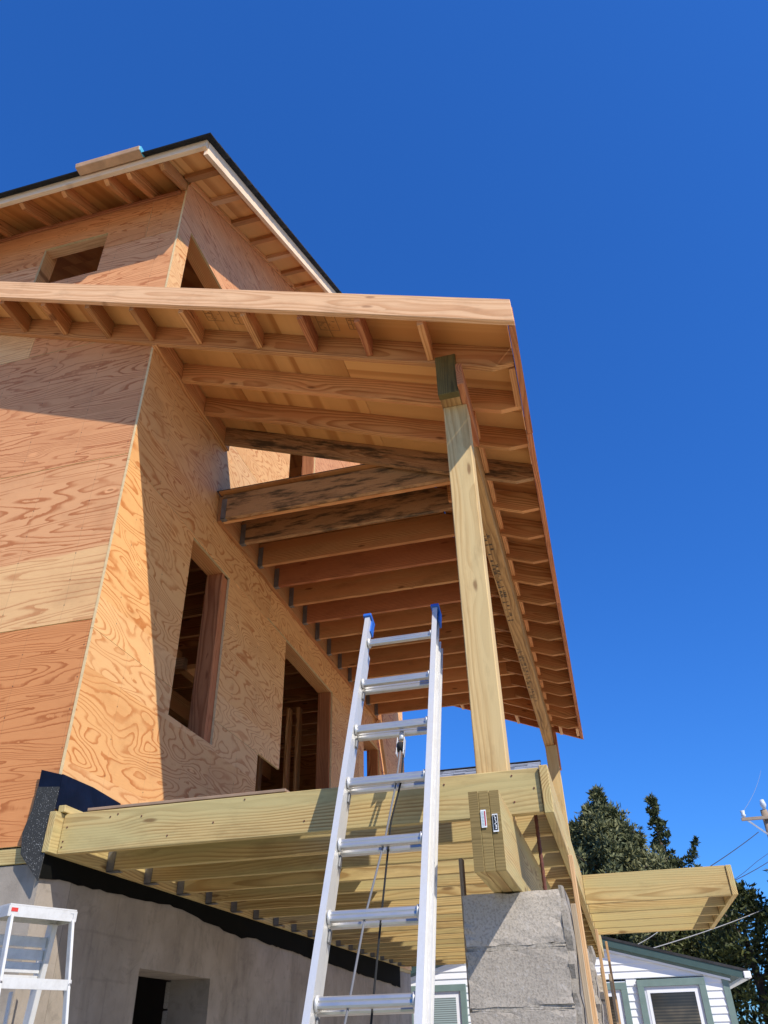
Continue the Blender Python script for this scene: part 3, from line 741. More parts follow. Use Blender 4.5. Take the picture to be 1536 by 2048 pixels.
# ================================================================== DECK
deck = empty('deck_frame', (1.2, 3.2, 2.4), 'greenish treated lumber deck frame of joists without any decking', 'deck frame')
ZB, ZT = 2.398, 2.585
box('ledger_board', (.002, -.035, ZB + .001), (.039, 7.0, ZT), 'pt', deck, 1)
box('ledger_board', (.0195, .0, ZT + .002), (.058, .42, ZT + .035), 'pt', deck, 1)
box('rim_joist', (.041, .03, ZB), (2.368, .068, ZT), 'pt', deck, 0, .003, 'sunlit front rim joist of the deck')
dj = [.465 + .3925 * k for k in range(17)]
for k, y in enumerate(dj):
    box('deck_joist', (.041, y, ZB + .001), (2.368, y + .038, ZT), 'pt', deck, 0)
    for a, b in ((.042, .085),):
        box('joist_hanger', (a, y - .004, ZB - .008), (b, y - .001, ZT - .04), 'galv', deck, 2, 0)
        box('joist_hanger', (a, y - .004, ZB - .008), (b + .03, y + .043, ZB - .004), 'galv', deck, 1, 0)
box('outer_rim_joist', (2.371, .012, ZB - .008), (2.409, 3.6, ZT + .004), 'pt', deck, 1, .003)
box('outer_rim_joist', (2.371, 3.603, ZB - .008), (2.409, 7.0, ZT + .004), 'pt', deck, 1, .003)
box('rim_joist', (.041, 6.962, ZB), (2.368, 7.0, ZT), 'pt', deck, 0)
# extension bay
ext_y = [2.76, 3.25, 3.745, 4.235, 4.70]
for y in ext_y: box('extension_joist', (2.411, y, ZB), (3.378, y + .038, ZT), 'pt', deck, 0)
box('extension_rim', (3.380, 2.752, ZB - .001), (3.418, 4.742, ZT), 'pt', deck, 1, .003)
# triple beam
xs_ = [2.118, 2.157, 2.1965]
for i, x in enumerate(xs_):
    box('beam_ply', (x, -.40 + .004 * i, 2.112), (x + .0375, 6.9, 2.396), 'pt', deck, 1, .003)
    box('beam_ply_end', (x + .0005, -.402 + .004 * i, 2.1135), (x + .037, -.3995 + .004 * i, 2.3945), 'ptend', deck, 0, 0)
# tags on the beam end
def tagsheet(name, x0, x1, z0, z1, y, mat, par, lab=None): return box(name, (x0, y - .0008, z0), (x1, y, z1), mat, par, 0, 0, lab)
t1 = tagsheet('lumber_tag', 2.160, 2.180, 2.262, 2.325, -.402, 'tagw', deck, 'white barcode tag with a red bar')
tagsheet('tag_print', 2.1735, 2.1775, 2.268, 2.320, -.403, 'tagred', t1)
for i in range(11): tagsheet('tag_print', 2.163, 2.1715, 2.2675 + i * .005, 2.2697 + i * .005, -.403, 'tagpale', t1)
t2 = tagsheet('lumber_tag', 2.2015, 2.2215, 2.245, 2.308, -.398, 'tagw', deck, 'black and white printed tag')
tagsheet('tag_print', 2.2035, 2.2195, 2.251, 2.304, -.399, 'tagblk', t2)
r_ = random.Random(5)
for i in range(9):
    z = 2.254 + i * .0055; a = 2.208 + r_.uniform(0, .004); tagsheet('tag_print', a, a + r_.uniform(.003, .006), z, z + .0035, -.400, 'tagw', t2)
# nails in rim
nb = bmesh.new()
for (x, z) in [(.06, 2.43), (.062, 2.455), (.07, 2.52), (.3, 2.55), (.34, 2.56), (.47, 2.54), (.85, 2.48), (1.0, 2.57), (1.3, 2.45), (1.95, 2.55), (2.25, 2.56), (2.25, 2.45), (.62, 2.44), (2.34, 2.50)]:
    bmesh.ops.create_cone(nb, cap_ends=True, segments=6, radius1=.004, radius2=.004, depth=.003, matrix=Matrix.Translation((x, .029, z)) @ Matrix.Rotation(math.pi / 2, 4, 'X'))
me = bpy.data.meshes.new('nails'); nb.to_mesh(me); nb.free(); tag(link('nail_heads', me, 'rust', Matrix.Identity(4), deck), None, None, kind='stuff')
# loose board lying on deck edge
o = box('loose_board', (.16, .035, 2.590), (1.20, 2.40, 2.604), 'card', None, 0, .002); tag(o, 'thin brown sheet lying on the deck joists, its edge showing above the sunlit rim', 'board')

# ================================================================== PIERS
def block_mesh(w, d, h, seed):
    r_ = random.Random(seed); bm = bmesh.new()
    bmesh.ops.create_cube(bm, size=1); bmesh.ops.scale(bm, vec=(w, d, h), verts=bm.verts[:])
    bmesh.ops.subdivide_edges(bm, edges=bm.edges[:], cuts=7, use_grid_fill=True)
    for v in bm.verts:
        e = sum(1 for a, b in ((abs(v.co.x), w / 2), (abs(v.co.y), d / 2), (abs(v.co.z), h / 2)) if a > b - 1e-4)
        j = .0006 if e < 2 else .004
        v.co += Vector((r_.uniform(-j, j), r_.uniform(-j, j), r_.uniform(-j, j)))
        if e >= 2: v.co *= .992
    me = bpy.data.meshes.new('block'); bm.to_mesh(me); bm.free(); return me
bmeshes = [block_mesh(.397, .397, .186, s_) for s_ in range(4)]
mmesh = block_mesh(.391, .391, .024, 11)
def pier(x, y, label, detail=True):
    p = empty('block_pier', (x, y, 0), label, 'pier', 'concrete block piers under the deck beam')
    for i in range(11):
        zc = 2.108 - .093 - i * .2025
        me = bmeshes[i % 4]
        link('concrete_block', me, 'cmu', Matrix.Translation((x, y, zc)) @ Matrix.Rotation(math.pi / 2 * (i % 2), 4, 'Z'), p)
        link('mortar_joint', mmesh, 'mortar', Matrix.Translation((x, y, zc - .101)) @ Matrix.Rotation(.01 * (i % 3), 4, 'Z'), p)
    # mortar smeared on the right side and a form board beyond it
    r_ = random.Random(int(y * 10)); bm = bmesh.new(); N = 46
    rowsv = []
    for i in range(N + 1):
        z = 2.125 * i / N
        a = x + .196; b = x + .222 + r_.uniform(-.010, .012); yf = y - .195 + r_.uniform(-.012, .02)
        rowsv.append([bm.verts.new((a, yf, z)), bm.verts.new((b - .008, yf + .002, z)), bm.verts.new((b, yf + .03, z)), bm.verts.new((b, y + .19, z)), bm.verts.new((a, y + .19, z))])
    for i in range(N):
        for k in range(5): bm.faces.new([rowsv[i][k], rowsv[i][(k + 1) % 5], rowsv[i + 1][(k + 1) % 5], rowsv[i + 1][k]])
    bm.faces.new(rowsv[-1]); bm.faces.new(rowsv[0][::-1]); bmesh.ops.recalc_face_normals(bm, faces=bm.faces[:])
    me = bpy.data.meshes.new('mortar'); bm.to_mesh(me); bm.free(); link('mortar_coat', me, 'mortar', Matrix.Identity(4), p)
    return p
pier(2.185, .265, 'nearest rough grey block pier right under the front beam end')
pier(2.185, 2.75, 'second block pier, partly hidden behind the nearest one')
pier(2.185, 5.3, 'third block pier, farthest back under the deck')
def strip(a, b, w, h, mat, label, nm='wood_strip', up=(0, 1, 0)):
    o = beam(nm, a, b, w, h, mat, None, up); tag(o, label, 'wood strip', 'upright strips beside the piers'); return o
strip((2.452, .14, 0), (2.444, .16, 2.245), .018, .055, 'tan_wood', 'tall tan strip standing against the nearest pier')
strip((2.428, .12, 0), (2.428, .12, 2.06), .022, .02, 'grey_wood', 'grey edge board between the nearest pier and tall tan strip')
strip((2.47, 2.1, 0), (2.462, 2.1, 2.17), .018, .05, 'tan_wood', 'second tan strip, right of the tall one')
strip((2.448, 2.6, 0), (2.448, 2.6, 2.0), .02, .09, 'grey_wood', 'weathered wide board on the second pier')
strip((2.50, 3.6, 0), (2.492, 3.6, 2.24), .018, .05, 'tan_wood', 'farthest thin tan strip at the right')
strip((2.49, 3.2, 0), (2.485, 3.2, 2.0), .018, .05, 'grey_wood', 'grey strip standing just left of the farthest tan one')
strip((1.962, .27, 1.7), (1.962, .27, 2.285), .018, .045, 'grey_wood', 'short brown strip rising left of the triple beam')
# rebar
pts = [(2.315, .26, 2.0 + .01 * i) for i in range(0, 60)]
o = tube('reinforcing_bar', pts, [(.0075 if i % 3 else .009) for i in range(60)], 'rust', None, 8); tag(o, 'rusty ribbed steel bar rising out of the nearest pier', 'rebar')

# ================================================================== EXTENSION LADDER
C0 = CAMPOS; k_ = .97
lo = C0 + (Vector((1.53004, .30331, 3.41298)) - C0) * k_; sp = .305 * k_; W = .3623 * k_
ld = Vector((0, .3927, .9197)).normalized(); la = Vector((1, 0, 0)); ln = la.cross(ld)   # toward the viewer
if ln.y > 0: ln = -ln
def LP(a, n, d): return lo + la * a + ln * n + ld * d
tb = -(lo.z) / ld.z
lad = empty('extension_ladder', tuple(LP(W / 2, 0, tb)), 'tall aluminium extension ladder with blue tips leaning on the deck rim', 'ladder')
def crail(name, a, side, n0, n1, d0, d1, fw, par=None, web=.004):
    """C-channel rail: web at a, flanges pointing in direction side"""
    bm = bmesh.new(); L = d1 - d0
    prof = [(0, n0), (0, n1), (side * fw, n1), (side * fw, n1 - .004 * (1 if n1 > n0 else -1)), (side * web, n1 - .004), (side * web, n0 + .004), (side * fw, n0 + .004), (side * fw, n0)]
    va = [bm.verts.new(LP(a + x, n, d0)) for x, n in prof]; vb = [bm.verts.new(LP(a + x, n, d1)) for x, n in prof]
    m = len(prof); bm.faces.new(va); bm.faces.new(vb[::-1])
    for i in range(m): bm.faces.new([va[i], vb[i], vb[(i + 1) % m], va[(i + 1) % m]])
    bmesh.ops.recalc_face_normals(bm, faces=bm.faces[:])
    me = bpy.data.meshes.new('rail'); bm.to_mesh(me); bm.free()
    return link(name, me, 'alu', Matrix.Identity(4), lad)
tt = .185
bot = tb + .25
crail('fly_rail', 0.0, -1, -.032, .032, bot, tt, .026); crail('fly_rail', W, 1, -.032, .032, bot, tt, .026)
crail('base_rail', -.010, -1, -.088, -.036, tb, -.02, .024); crail('base_rail', W + .012, 1, -.088, -.036, tb, -.02, .024)
# rung: D profile extruded
def rung(a0, a1, n, d, r, nm):
    prof = []
    for k in range(9):
        t = math.pi * k / 8; prof.append((math.sin(t) * -r * .9 , math.cos(t) * r))
    prof += [(r * .55, -r), (r * .75, -r * .7), (r * .75, -r * .2), (r * .62, 0), (r * .75, r * .2), (r * .75, r * .7), (r * .55, r)]
    bm = bmesh.new(); va = [bm.verts.new(LP(a0, n + x, d + z)) for x, z in prof]; vb = [bm.verts.new(LP(a1, n + x, d + z)) for x, z in prof]
    m = len(prof); bm.faces.new(va); bm.faces.new(vb[::-1])
    for i in range(m): bm.faces.new([va[i], vb[i], vb[(i + 1) % m], va[(i + 1) % m]])
    bmesh.ops.recalc_face_normals(bm, faces=bm.faces[:])
    me = bpy.data.meshes.new('rung'); bm.to_mesh(me); bm.free(); return link(nm, me, 'alur', Matrix.Identity(4), lad)
nr = int(-bot / sp)
for i in range(nr):
    rung(.002, W - .002, 0, -sp * i, .019, 'fly_rung')
    # rung collars
    for a in (.004, W - .012):
        tube('rung_collar', [LP(a, 0, -sp * i), LP(a + .008, 0, -sp * i)], .027, 'alu', lad, 10)
for i in range(1, int(-tb / sp)):
    rung(-.009, W + .011, -.062, -sp * i + .010, .019, 'base_rung')
# blue tips
for a in (-.032, W - .006):
    beam('end_cap', LP(a + .019, -.002, tt - .004), LP(a + .019, -.002, tt + .016), .044, .088, 'blue', lad, ln)
    beam('end_cap', LP(a + (.034 if a < 0 else .036), -.022, tt - .09), LP(a + (.034 if a < 0 else .036), -.022, tt), .010, .05, 'blue', lad, ln)
# rung locks on the right / feet
for a in (-.045, W + .045):
    beam('ladder_foot', LP(a, -.06, tb - .0), LP(a, -.06, tb + .06), .05, .09, 'rope2', lad, ln)
for i in range(1, 8):
    beam('rung_bracket', LP(-.006 + .012, -.030, -sp * i - .08), LP(.006, -.030, -sp * i - .03), .008, .022, 'galv', lad, ln)
# pulley and rope
pa = W * .62
tube('pulley_hook', [LP(pa, -.03, -sp * 2 - .015), LP(pa, -.03, -sp * 2 - .06)], .012, 'alu', lad, 8)
tube('pulley', [LP(pa - .012, -.03, -sp * 2 - .10), LP(pa + .012, -.03, -sp * 2 - .10)], .022, 'rope2', lad, 14)
beam('pulley_cheek', LP(pa - .016, -.03, -sp * 2 - .055), LP(pa - .016, -.03, -sp * 2 - .15), .003, .03, 'alu', lad, ln)
beam('pulley_cheek', LP(pa + .016, -.03, -sp * 2 - .055), LP(pa + .016, -.03, -sp * 2 - .15), .003, .03, 'alu', lad, ln)
def ropeseg(pts, r, m): return tube('rope', pts, r, m, lad, 6)
ropeseg([LP(pa + .015, -.03, -sp * 2 - .12), LP(pa + .012, -.03, -sp * 3), LP(pa - .02, -.04, -sp * 3.6), LP(pa - .03, -.05, -sp * 5), LP(pa - .035, -.05, -sp * 7), LP(pa - .04, -.05, tb + .3)], .0045, 'rope2')
ropeseg([LP(pa + .0, -.03, -sp * 2 - .12), LP(pa - .005, -.02, -sp * 3), LP(pa - .03, -.015, -sp * 3.9), LP(pa - .075, 0, -sp * 5), LP(pa - .10, 0, -sp * 6), LP(pa - .13, 0, -sp * 7), LP(pa - .14, 0, tb + .5)], .0045, 'rope')

# ================================================================== STEP LADDER
FL = Vector((.300, -.540, 2.10)); su = Vector((.44, .90, 0)).normalized(); sv = Vector((-su.y, su.x, 0))
st = empty('step_ladder', tuple(Vector((.36, -.42, 0))), 'worn aluminium step ladder by the foundation corner, a red smear on its top', 'step ladder')
def SP(a, b, z): return Vector((FL.x, FL.y, 0)) + su * a + sv * b + Vector((0, 0, z))
L_ = .288
m = frame(SP(L_ / 2, .07, 2.078), su, (0, 0, 1))
# cap as an inverted tray: top plus lips
def sbox(nm, a0, a1, b0, b1, z0, z1, mat='alu2', par=None):
    par = par or st
    m = frame(SP((a0 + a1) / 2, (b0 + b1) / 2, (z0 + z1) / 2), su, (0, 0, 1)); hx, hy, hz = (a1 - a0) / 2, (b1 - b0) / 2, (z1 - z0) / 2
    return link(nm, prism_mesh([(-hx, -hz), (hx, -hz), (hx, hz), (-hx, hz)], -hy, hy, min(.0015, hx * .3, hy * .3, hz * .3)), mat, m, par)
cap = sbox('top_cap', 0, L_, .0, .15, 2.094, 2.10)
sbox('cap_lip', 0, L_, 0, .003, 2.055, 2.094, 'alu2', cap); sbox('cap_lip', 0, L_, .147, .150, 2.055, 2.094, 'alu2', cap)
sbox('cap_lip', -.003, 0, 0, .15, 2.055, 2.094, 'alu2', cap); sbox('cap_lip', L_, L_ + .003, 0, .15, 2.055, 2.094, 'alu2', cap)
sbox('red_smear', .008, .035, -.0012, -.0002, 2.072, 2.086, 'redpaint', cap)
# the number 7 stamped at the right end of the cap
for (a0, a1, z0, z1) in ((.262, .277, 2.083, 2.0855), (.274, .2765, 2.064, 2.083)): sbox('painted_numeral', a0, a1, -.0010, -.0002, z0, z1, 'steelgrey', cap)
def leg(nm, a_top, a_bot, b_top, b_bot, w, d, mat='alu2', ztop_=2.06):
    return beam(nm, SP(a_top, b_top, ztop_), SP(a_bot, b_bot, 0), w, d, mat, st, sv)
# rear section, near the viewer: legs splay toward -sv
K = .19
leg('rear_leg', .014, -.06, .004, -K * 2.06, .012, .028); leg('rear_leg', L_ - .014, L_ + .06, .004, -K * 2.06, .012, .028)
def rear_at(z):
    f = (2.06 - z) / 2.06; return .012 - .072 * f, L_ - .012 + .072 * f, .004 - (K * 2.06 + .004) * f
for z in (1.83, 1.4, .95, .5):
    a0, a1, b = rear_at(z); sbox('rear_brace', a0 - .008, a1 + .008, b - .010, b - .007, z - .018, z + .018)
    for a in (a0, a1): tube('rivet', [SP(a, b - .0105, z), SP(a, b - .0145, z)], .007, 'galv', st, 8)
# front section with treads, away from the viewer
leg('front_rail', .02, -.03, .14, .14 + .34, .022, .05); leg('front_rail', L_ - .02, L_ + .03, .14, .14 + .34, .022, .05)
def front_at(z):
    f = (2.06 - z) / 2.06; return .02 - .05 * f + .012, L_ - .02 + .05 * f - .012, .14 + .34 * f
for i, z in enumerate((1.990, 1.945, 1.90, 1.855, 1.6, 1.3, 1.0, .7, .4)):
    a0, a1, b = front_at(z)
    hgt = .019 if i < 4 else .012
    t_ = sbox('tread', a0, a1, b - (.006 if i < 4 else .035), b + (.002 if i < 4 else .035), z - hgt, z + hgt)
beam('spreader_bar', SP(.0, .0, 1.5), SP(-.0, .24, 1.45), .004, .02, 'alu2', st); beam('spreader_bar', SP(L_, .0, 1.5), SP(L_, .24, 1.45), .004, .02, 'alu2', st)
# folded ladder / long strips leaning on the wall behind
for i, (a, b, h, mt) in enumerate(((.20, .42, 1.80, 'alu2'), (.26, .40, 1.83, 'alu2'), (.33, .36, 1.98, 'alu2'))):
    p0 = SP(a, b - .12, 0); p1 = SP(a + .02, b, h)
    o = beam('metal_strip', p0, p1, .012, .02, mt, None); tag(o, ['leftmost of the pale strips leaning behind the step ladder', 'middle pale strip leaning behind the step ladder', 'tallest pale strip leaning behind the step ladder at its right'][i], 'metal strip', 'pale strips behind the step ladder')

# bundle on upper eave
bu = empty('wrapped_bundle', (-.47, -.45, 7.80), 'tan wrapped bundle with a cyan end lying on the upper eave edge', 'bundle')
poly = [(-.035, -.035), (.04, -.038), (.055, -.012), (.045, .03), (-.025, .034), (-.045, .006)]
me = prism_mesh(poly, -.30, .30, .004); link('wrap', me, 'foam', frame(Vector((-.47, -.475, 7.80)), (0, 1, 0), (0, 0, 1)), bu)
me = prism_mesh([(x * .9, z * .9) for x, z in poly], -.306, -.296, .003); link('end_wrap', me, 'cyan', frame(Vector((-.47, -.475, 7.80)), (0, 1, 0), (0, 0, 1)), bu)

# brace board and sunlit boards above the terrace
o = beam('brace_board', (.05, 6.05, 5.12), (.05, 6.5, 4.3), .038, .06, 'firfresh', None); tag(o, 'thin diagonal brace board at the far end of the side wall', 'board')
o = beam('prop_board', (.05, 2.2, 5.40), (.05, 2.2, 6.9), .04, .09, 'firfresh', None); tag(o, 'short bright board upright on the terrace behind the rafters', 'board')

# ================================================================== NEIGHBOUR COTTAGE
NY = 12.0
cot = empty('white_cottage', (1.3, NY, 0), 'white clapboard cottage with sage green trim behind the deck', 'house')
GS = .265; EX = 4.42; EZ = 2.465; RX = 1.2
def gz(x): return EZ + GS * (EX - x) if x > RX else EZ + GS * (EX - RX) - GS * (RX - x)
X0, X1 = -1.95, 4.12
wins = [(2.775, 3.837, 1.35, 2.43), (1.45, 2.608, 1.35, 2.405), (-1.108, -.067, 1.35, 2.48)]
# clapboards
z = .15; n = 0
while z < 3.3:
    segs = []
    xa, xb = X0, X1
    if z + .1 > EZ - .02:
        lim = EX - (z + .05 - EZ + .10) / GS; xb = min(X1, lim); xa = max(X0, 2 * RX - lim)
    if xb - xa < .1: break
    cuts = [(w[0], w[1]) for w in wins if w[2] < z + .1 and w[3] > z + .02]
    cuts.sort(); cur = xa
    for c0, c1 in cuts:
        if c0 > cur: segs.append((cur, min(c0, xb)))
        cur = max(cur, c1)
    if cur < xb: segs.append((cur, xb))
    for a, b in segs:
        if b - a < .02: continue
        v = [(a, NY, z), (b, NY, z), (b, NY - .022, z), (a, NY - .022, z), (a, NY, z + .115), (b, NY, z + .115), (b, NY - .005, z + .115), (a, NY - .005, z + .115)]
        f = [(0, 1, 2, 3), (3, 2, 6, 7), (7, 6, 5, 4), (0, 4, 5, 1), (0, 3, 7, 4), (1, 5, 6, 2)]
        c = Vector(((a + b) / 2, NY, z)); me = me_from([Vector(p) - c for p in v], f)
        link('clapboard', me, 'white', Matrix.Translation(c), cot)
    z += .105
box('wall_core', (X0, NY + .002, 0), (X1, NY + .1, 2.45), 'white', cot, 0, 0)
box('side_wall', (X1 - .1, NY + .1, 0), (X1, NY + 7, 2.45), 'white', cot, 1, 0); box('side_wall', (X0, NY + .1, 0), (X0 + .1, NY + 7, 2.45), 'white', cot, 1, 0)
prism('gable_core', [(X0, 2.45), (X1, 2.45), (X1, gz(X1) - .1), (RX, gz(RX) - .1), (X0, gz(X0) - .1)], 0, .09, Vector((0, NY + .002, 0)), (1, 0, 0), (0, 0, 1), 'white', cot, 0)
box('corner_board', (4.10, NY - .035, 0), (4.20, NY + .05, 2.46), 'greentrim', cot, 2)
for i, (a, b, z0, z1) in enumerate(wins):
    w = box('window', (a, NY - .035, z0), (b, NY - .004, z1), 'greentrim', cot, 0, .004)
    cutw = .10
    gl = 'blind' if i < 2 else 'blind2'
    box('window_frame', (a + cutw, NY - .041, z0 + .02), (b - cutw, NY - .036, z1 - cutw), 'vinyl', w, 0, .001)
    box('window_sash', (a + cutw + .035, NY - .046, z0 + .03), (b - cutw - .035, NY - .042, z1 - cutw - .035), 'white', w, 0, .001)
    box('window_pane', (a + cutw + .085, NY - .050, z0 + .05), (b - cutw - .085, NY - .047, z1 - cutw - .09), gl, w, 0, 0)
    # raised outer casing for depth
    for (p0, p1) in (((a, z1 - .10), (b, z1)), ((a, z0), (a + .10, z1 - .10)), ((b - .10, z0), (b, z1 - .10))):
        box('window_trim', (p0[0], NY - .075, p0[1]), (p1[0], NY - .052, p1[1]), 'greentrim', w, 0, .002)
# roof
for sgn in (1, -1):
    def xx(d): return RX + sgn * d
    D = EX - RX + (.08 if sgn > 0 else .0)
    zr = EZ + GS * (EX - RX)
    def slab(nm, t0, t1, y0, y1, mat, d0=0.0, d1=D):
        poly = [(xx(d0), zr - GS * d0 + t0), (xx(d1), zr - GS * d1 + t0), (xx(d1), zr - GS * d1 + t1), (xx(d0), zr - GS * d0 + t1)]
        prism(nm, poly, 0, y1 - y0, Vector((0, y0, 0)), (1, 0, 0), (0, 0, 1), mat, cot, 0)
    slab('roof', .03, .07, NY - .13, NY + 7.3, 'shingle', 0, D + .03)
    slab('rake_trim', -.075, .028, NY - .12, NY - .09, 'greendark')
    slab('soffit', .0, .027, NY - .088, NY - .04, 'greendark')
    slab('frieze_trim', -.115, -.03, NY - .05, NY - .026, 'greentrim', 0, D - .25)
    slab('frieze_strip', -.150, -.117, NY - .055, NY - .027, 'white', 0, D - .27)
    slab('eave_soffit', -.03, .0, NY + .0, NY + 7.2, 'greendark', D - .35, D)
box('gutter', (EX + .02, NY - .14, EZ - .08), (EX + .13, NY + 7.3, EZ + .02), 'white', cot, 1, .01)
False and tube('downspout', [(EX + .05, NY - .2, EZ - .06), (EX - .02, NY - .15, EZ - .2), (EX - .20, NY - .06, EZ - .34), (EX - .2, NY - .06, .1)], .03, 'white', cot, 8)

# ================================================================== FAR HOUSE (grey shingle roof above the deck rim)
far = empty('distant_house', (-3, 19, 0), 'distant two storey house showing only a strip of grey shingle roof', 'house')
FY = 16.0; FZ = 7.3; fx0, fx1 = -9.0, 1.49
box('wall', (fx0 + .3, 13.9, 0), (fx1 - .3, 18.2, 6.2), 'white', far, 0, 0)
fs = .5
nc = 14
for j in range(nc):
    d0 = j * .18; d1 = d0 + .20
    x = fx0; jj = 0
    if j < 5:
        pass
    poly_y0 = FY - d1; poly_y1 = FY - d0
    a = Vector((0, FY - d1, FZ - fs * d1 + .012)); b = Vector((0, FY - d0, FZ - fs * d0))
    segs = [(fx0, fx1)] if j > 4 else [(fx1 - .3 * (q_ + 1), fx1 - .3 * q_) for q_ in range(0, 14)] + [(fx0, fx1 - 4.2)]
    for (xa, xb) in segs:
        lift = random.uniform(0, .012)
        c = (a + b) / 2 + Vector(((xa + xb) / 2, 0, lift)); d = b - a
        m = frame(c, (1, 0, 0), Vector((1, 0, 0)).cross(d)); hx = (xb - xa) / 2
        link('shingle', prism_mesh([(-hx, -.006), (hx, -.006), (hx, .006), (-hx, .006)], -d.length / 2, d.length / 2, 0), 'shingle2', m, far)
prism('gable_end', [(13.6, FZ - fs * 2.4 - .02), (FY, FZ - .02), (18.4, FZ - fs * 2.4 - .02)], 0, .05, Vector((fx1 - .08, 0, 0)), (0, 1, 0), (0, 0, 1), 'greentrim', far, 0)
prism('back_roof', [(FY, FZ - .01), (18.5, FZ - .01 - fs * 2.5), (18.5, FZ - .05 - fs * 2.5), (FY, FZ - .05)], 0, fx1 - fx0, Vector((fx1, 0, 0)), (0, 1, 0), (0, 0, 1), 'shingle2', far, 0)
box('ridge_cap', (fx0, FY - .07, FZ + .004), (fx1 + .01, FY + .07, FZ + .03), 'shingle', far, 0, .005)

# ================================================================== TREES
def tree(name, base, clumps, label, mat, leaf=(.16, .03), per=26, seed=1, trunk=(), spread=.22, flat=1.0, upbias=.3):
    base = Vector(base); p = empty(name, tuple(base), label, 'tree')
    rg = np.random.default_rng(seed)
    cl = np.array(clumps, float)          # x,y,z,radius
    n = len(cl) * per
    idx = np.repeat(np.arange(len(cl)), per)
    d = rg.normal(size=(n, 3)); d /= np.linalg.norm(d, axis=1)[:, None]
    rr_ = cl[idx, 3] * rg.random(n) ** .5
    pos = cl[idx, :3] + d * rr_[:, None] * np.array([1, 1, flat])
    dr = d + rg.normal(size=(n, 3)) * .5 + np.array([0, 0, upbias]); dr /= np.linalg.norm(dr, axis=1)[:, None]
    sd = np.cross(dr, rg.normal(size=(n, 3))); sd /= np.linalg.norm(sd, axis=1)[:, None]
    L = leaf[0] * rg.uniform(.5, 1.2, n); Wd = leaf[1] * rg.uniform(.6, 1.3, n)
    v = np.empty((n, 4, 3))
    v[:, 0] = pos - sd * Wd[:, None] * .5; v[:, 1] = pos + dr * L[:, None] * .5 - sd * Wd[:, None]; v[:, 2] = pos + dr * L[:, None]; v[:, 3] = pos + sd * Wd[:, None] + dr * L[:, None] * .3
    v = v.reshape(-1, 3) - np.array(base)
    me = bpy.data.meshes.new('crown'); me.vertices.add(n * 4); me.vertices.foreach_set('co', v.ravel().astype(np.float32))
    me.loops.add(n * 4); me.loops.foreach_set('vertex_index', np.arange(n * 4, dtype=np.int32))
    me.polygons.add(n); me.polygons.foreach_set('loop_start', np.arange(0, n * 4, 4, dtype=np.int32)); me.polygons.foreach_set('loop_total', np.full(n, 4, dtype=np.int32))
    me.update(calc_edges=True)
    link('crown', me, mat, Matrix.Translation(base), p)
    for pts, rads in trunk: tube('trunk' if pts[0][2] < .5 else 'limb', pts, rads, 'bark', p, 7)
    return p
def conifer(cx, cy, z0, z1, r0, seed, dens=1.0, lean=(0, 0), whorl=.35, cr=.28, power=1.0, droop=-.1, jitter=.25, taper=0.0):
    rg = random.Random(seed); cl = []; limbs = []
    z = z0
    while z < z1:
        f = (z - z0) / (z1 - z0); R = r0 * (1 - f) ** power + .08
        nb = max(3, int(6 * dens)) if R > .4 else 3
        for b in range(nb):
            a = rg.uniform(0, 6.283); Rb_ = R * rg.uniform(.55, 1.12)
            steps = max(1, int(Rb_ / (cr * .8)))
            for s_ in range(steps):
                q = (s_ + 1) / steps * Rb_
                if q < R * .25 and R > 1: continue
                cl.append((cx + lean[0] * f + math.cos(a) * q + rg.uniform(-jitter, jitter) * cr, cy + lean[1] * f + math.sin(a) * q, z + q * (-droop) * .9 + rg.uniform(-.1, .1), cr * rg.uniform(.6, 1.15) * (1 if R > .5 else .6) * (1 - taper * f)))
            if R > .6: limbs.append(([(cx + lean[0] * f, cy + lean[1] * f, z), (cx + lean[0] * f + math.cos(a) * Rb_, cy + math.sin(a) * Rb_, z + Rb_ * (-droop) * .9)], [.05 * (1 - f) + .015, .01]))
        z += whorl * (.6 + .4 * (1 - f))
    tr = [([(cx, cy, 0), (cx, cy, z0), (cx + lean[0], cy + lean[1], z1)], [.22, .18, .02])] + limbs[::3]
    return cl, tr
def at(u, v, y):
    d = R_ * ((u - 768) / 1535.1) - U_ * ((v - 1024) / 1535.1) + F_; return CAMPOS + d * ((y - CAMPOS.y) / d.y)
c, t = conifer(2.75, 25, 3.0, 8.3, 2.9, 21, 1.5, droop=-.35, cr=.27, power=.8, whorl=.30)
for (ax, ay, az, ah) in ((2.75, 25, 7.4, 1.3), (2.3, 24.8, 6.9, 1.2), (3.25, 24.9, 6.6, 1.3), (3.8, 25, 5.9, 1.2), (1.8, 25, 6.6, 1.1), (3.5, 24.3, 5.6, 1.3), (4.3, 24.8, 5.1, 1.1), (2.6, 24.0, 6.4, 1.0)):
    c += conifer(ax, ay, az, az + ah, .42, int(ax * 10), .8, droop=-.7, cr=.16, whorl=.16)[0]
tree('pine_tree', (2.75, 25, 0), c, 'bushy pine tree rising just right of the deck corner', 'pine', (.20, .028), 46, 1, t)
c, t = conifer(4.75, 26, 2.5, 8.55, 1.15, 5, 1.0, lean=(-.2, 0), cr=.20, power=1.2, whorl=.15, droop=-.5, taper=.45)
tree('juniper_tree', (4.75, 26, 0), c, 'slender juniper with a narrow pointed spire beside the pine', 'juniper', (.15, .03), 34, 2, t, upbias=.6)
c, t = conifer(5.0, 25.5, 2.5, 6.15, 1.5, 8, 1.1, lean=(.5, 0), cr=.17, power=.8, whorl=.15, droop=-.4)
curve = [(1330, 1738, .15), (1345, 1728, .14), (1358, 1726, .14), (1370, 1722, .13), (1378, 1716, .11), (1383, 1708, .08), (1386, 1700, .06), (1389, 1692, .05), (1391, 1685, .035), (1392, 1679, .02)]
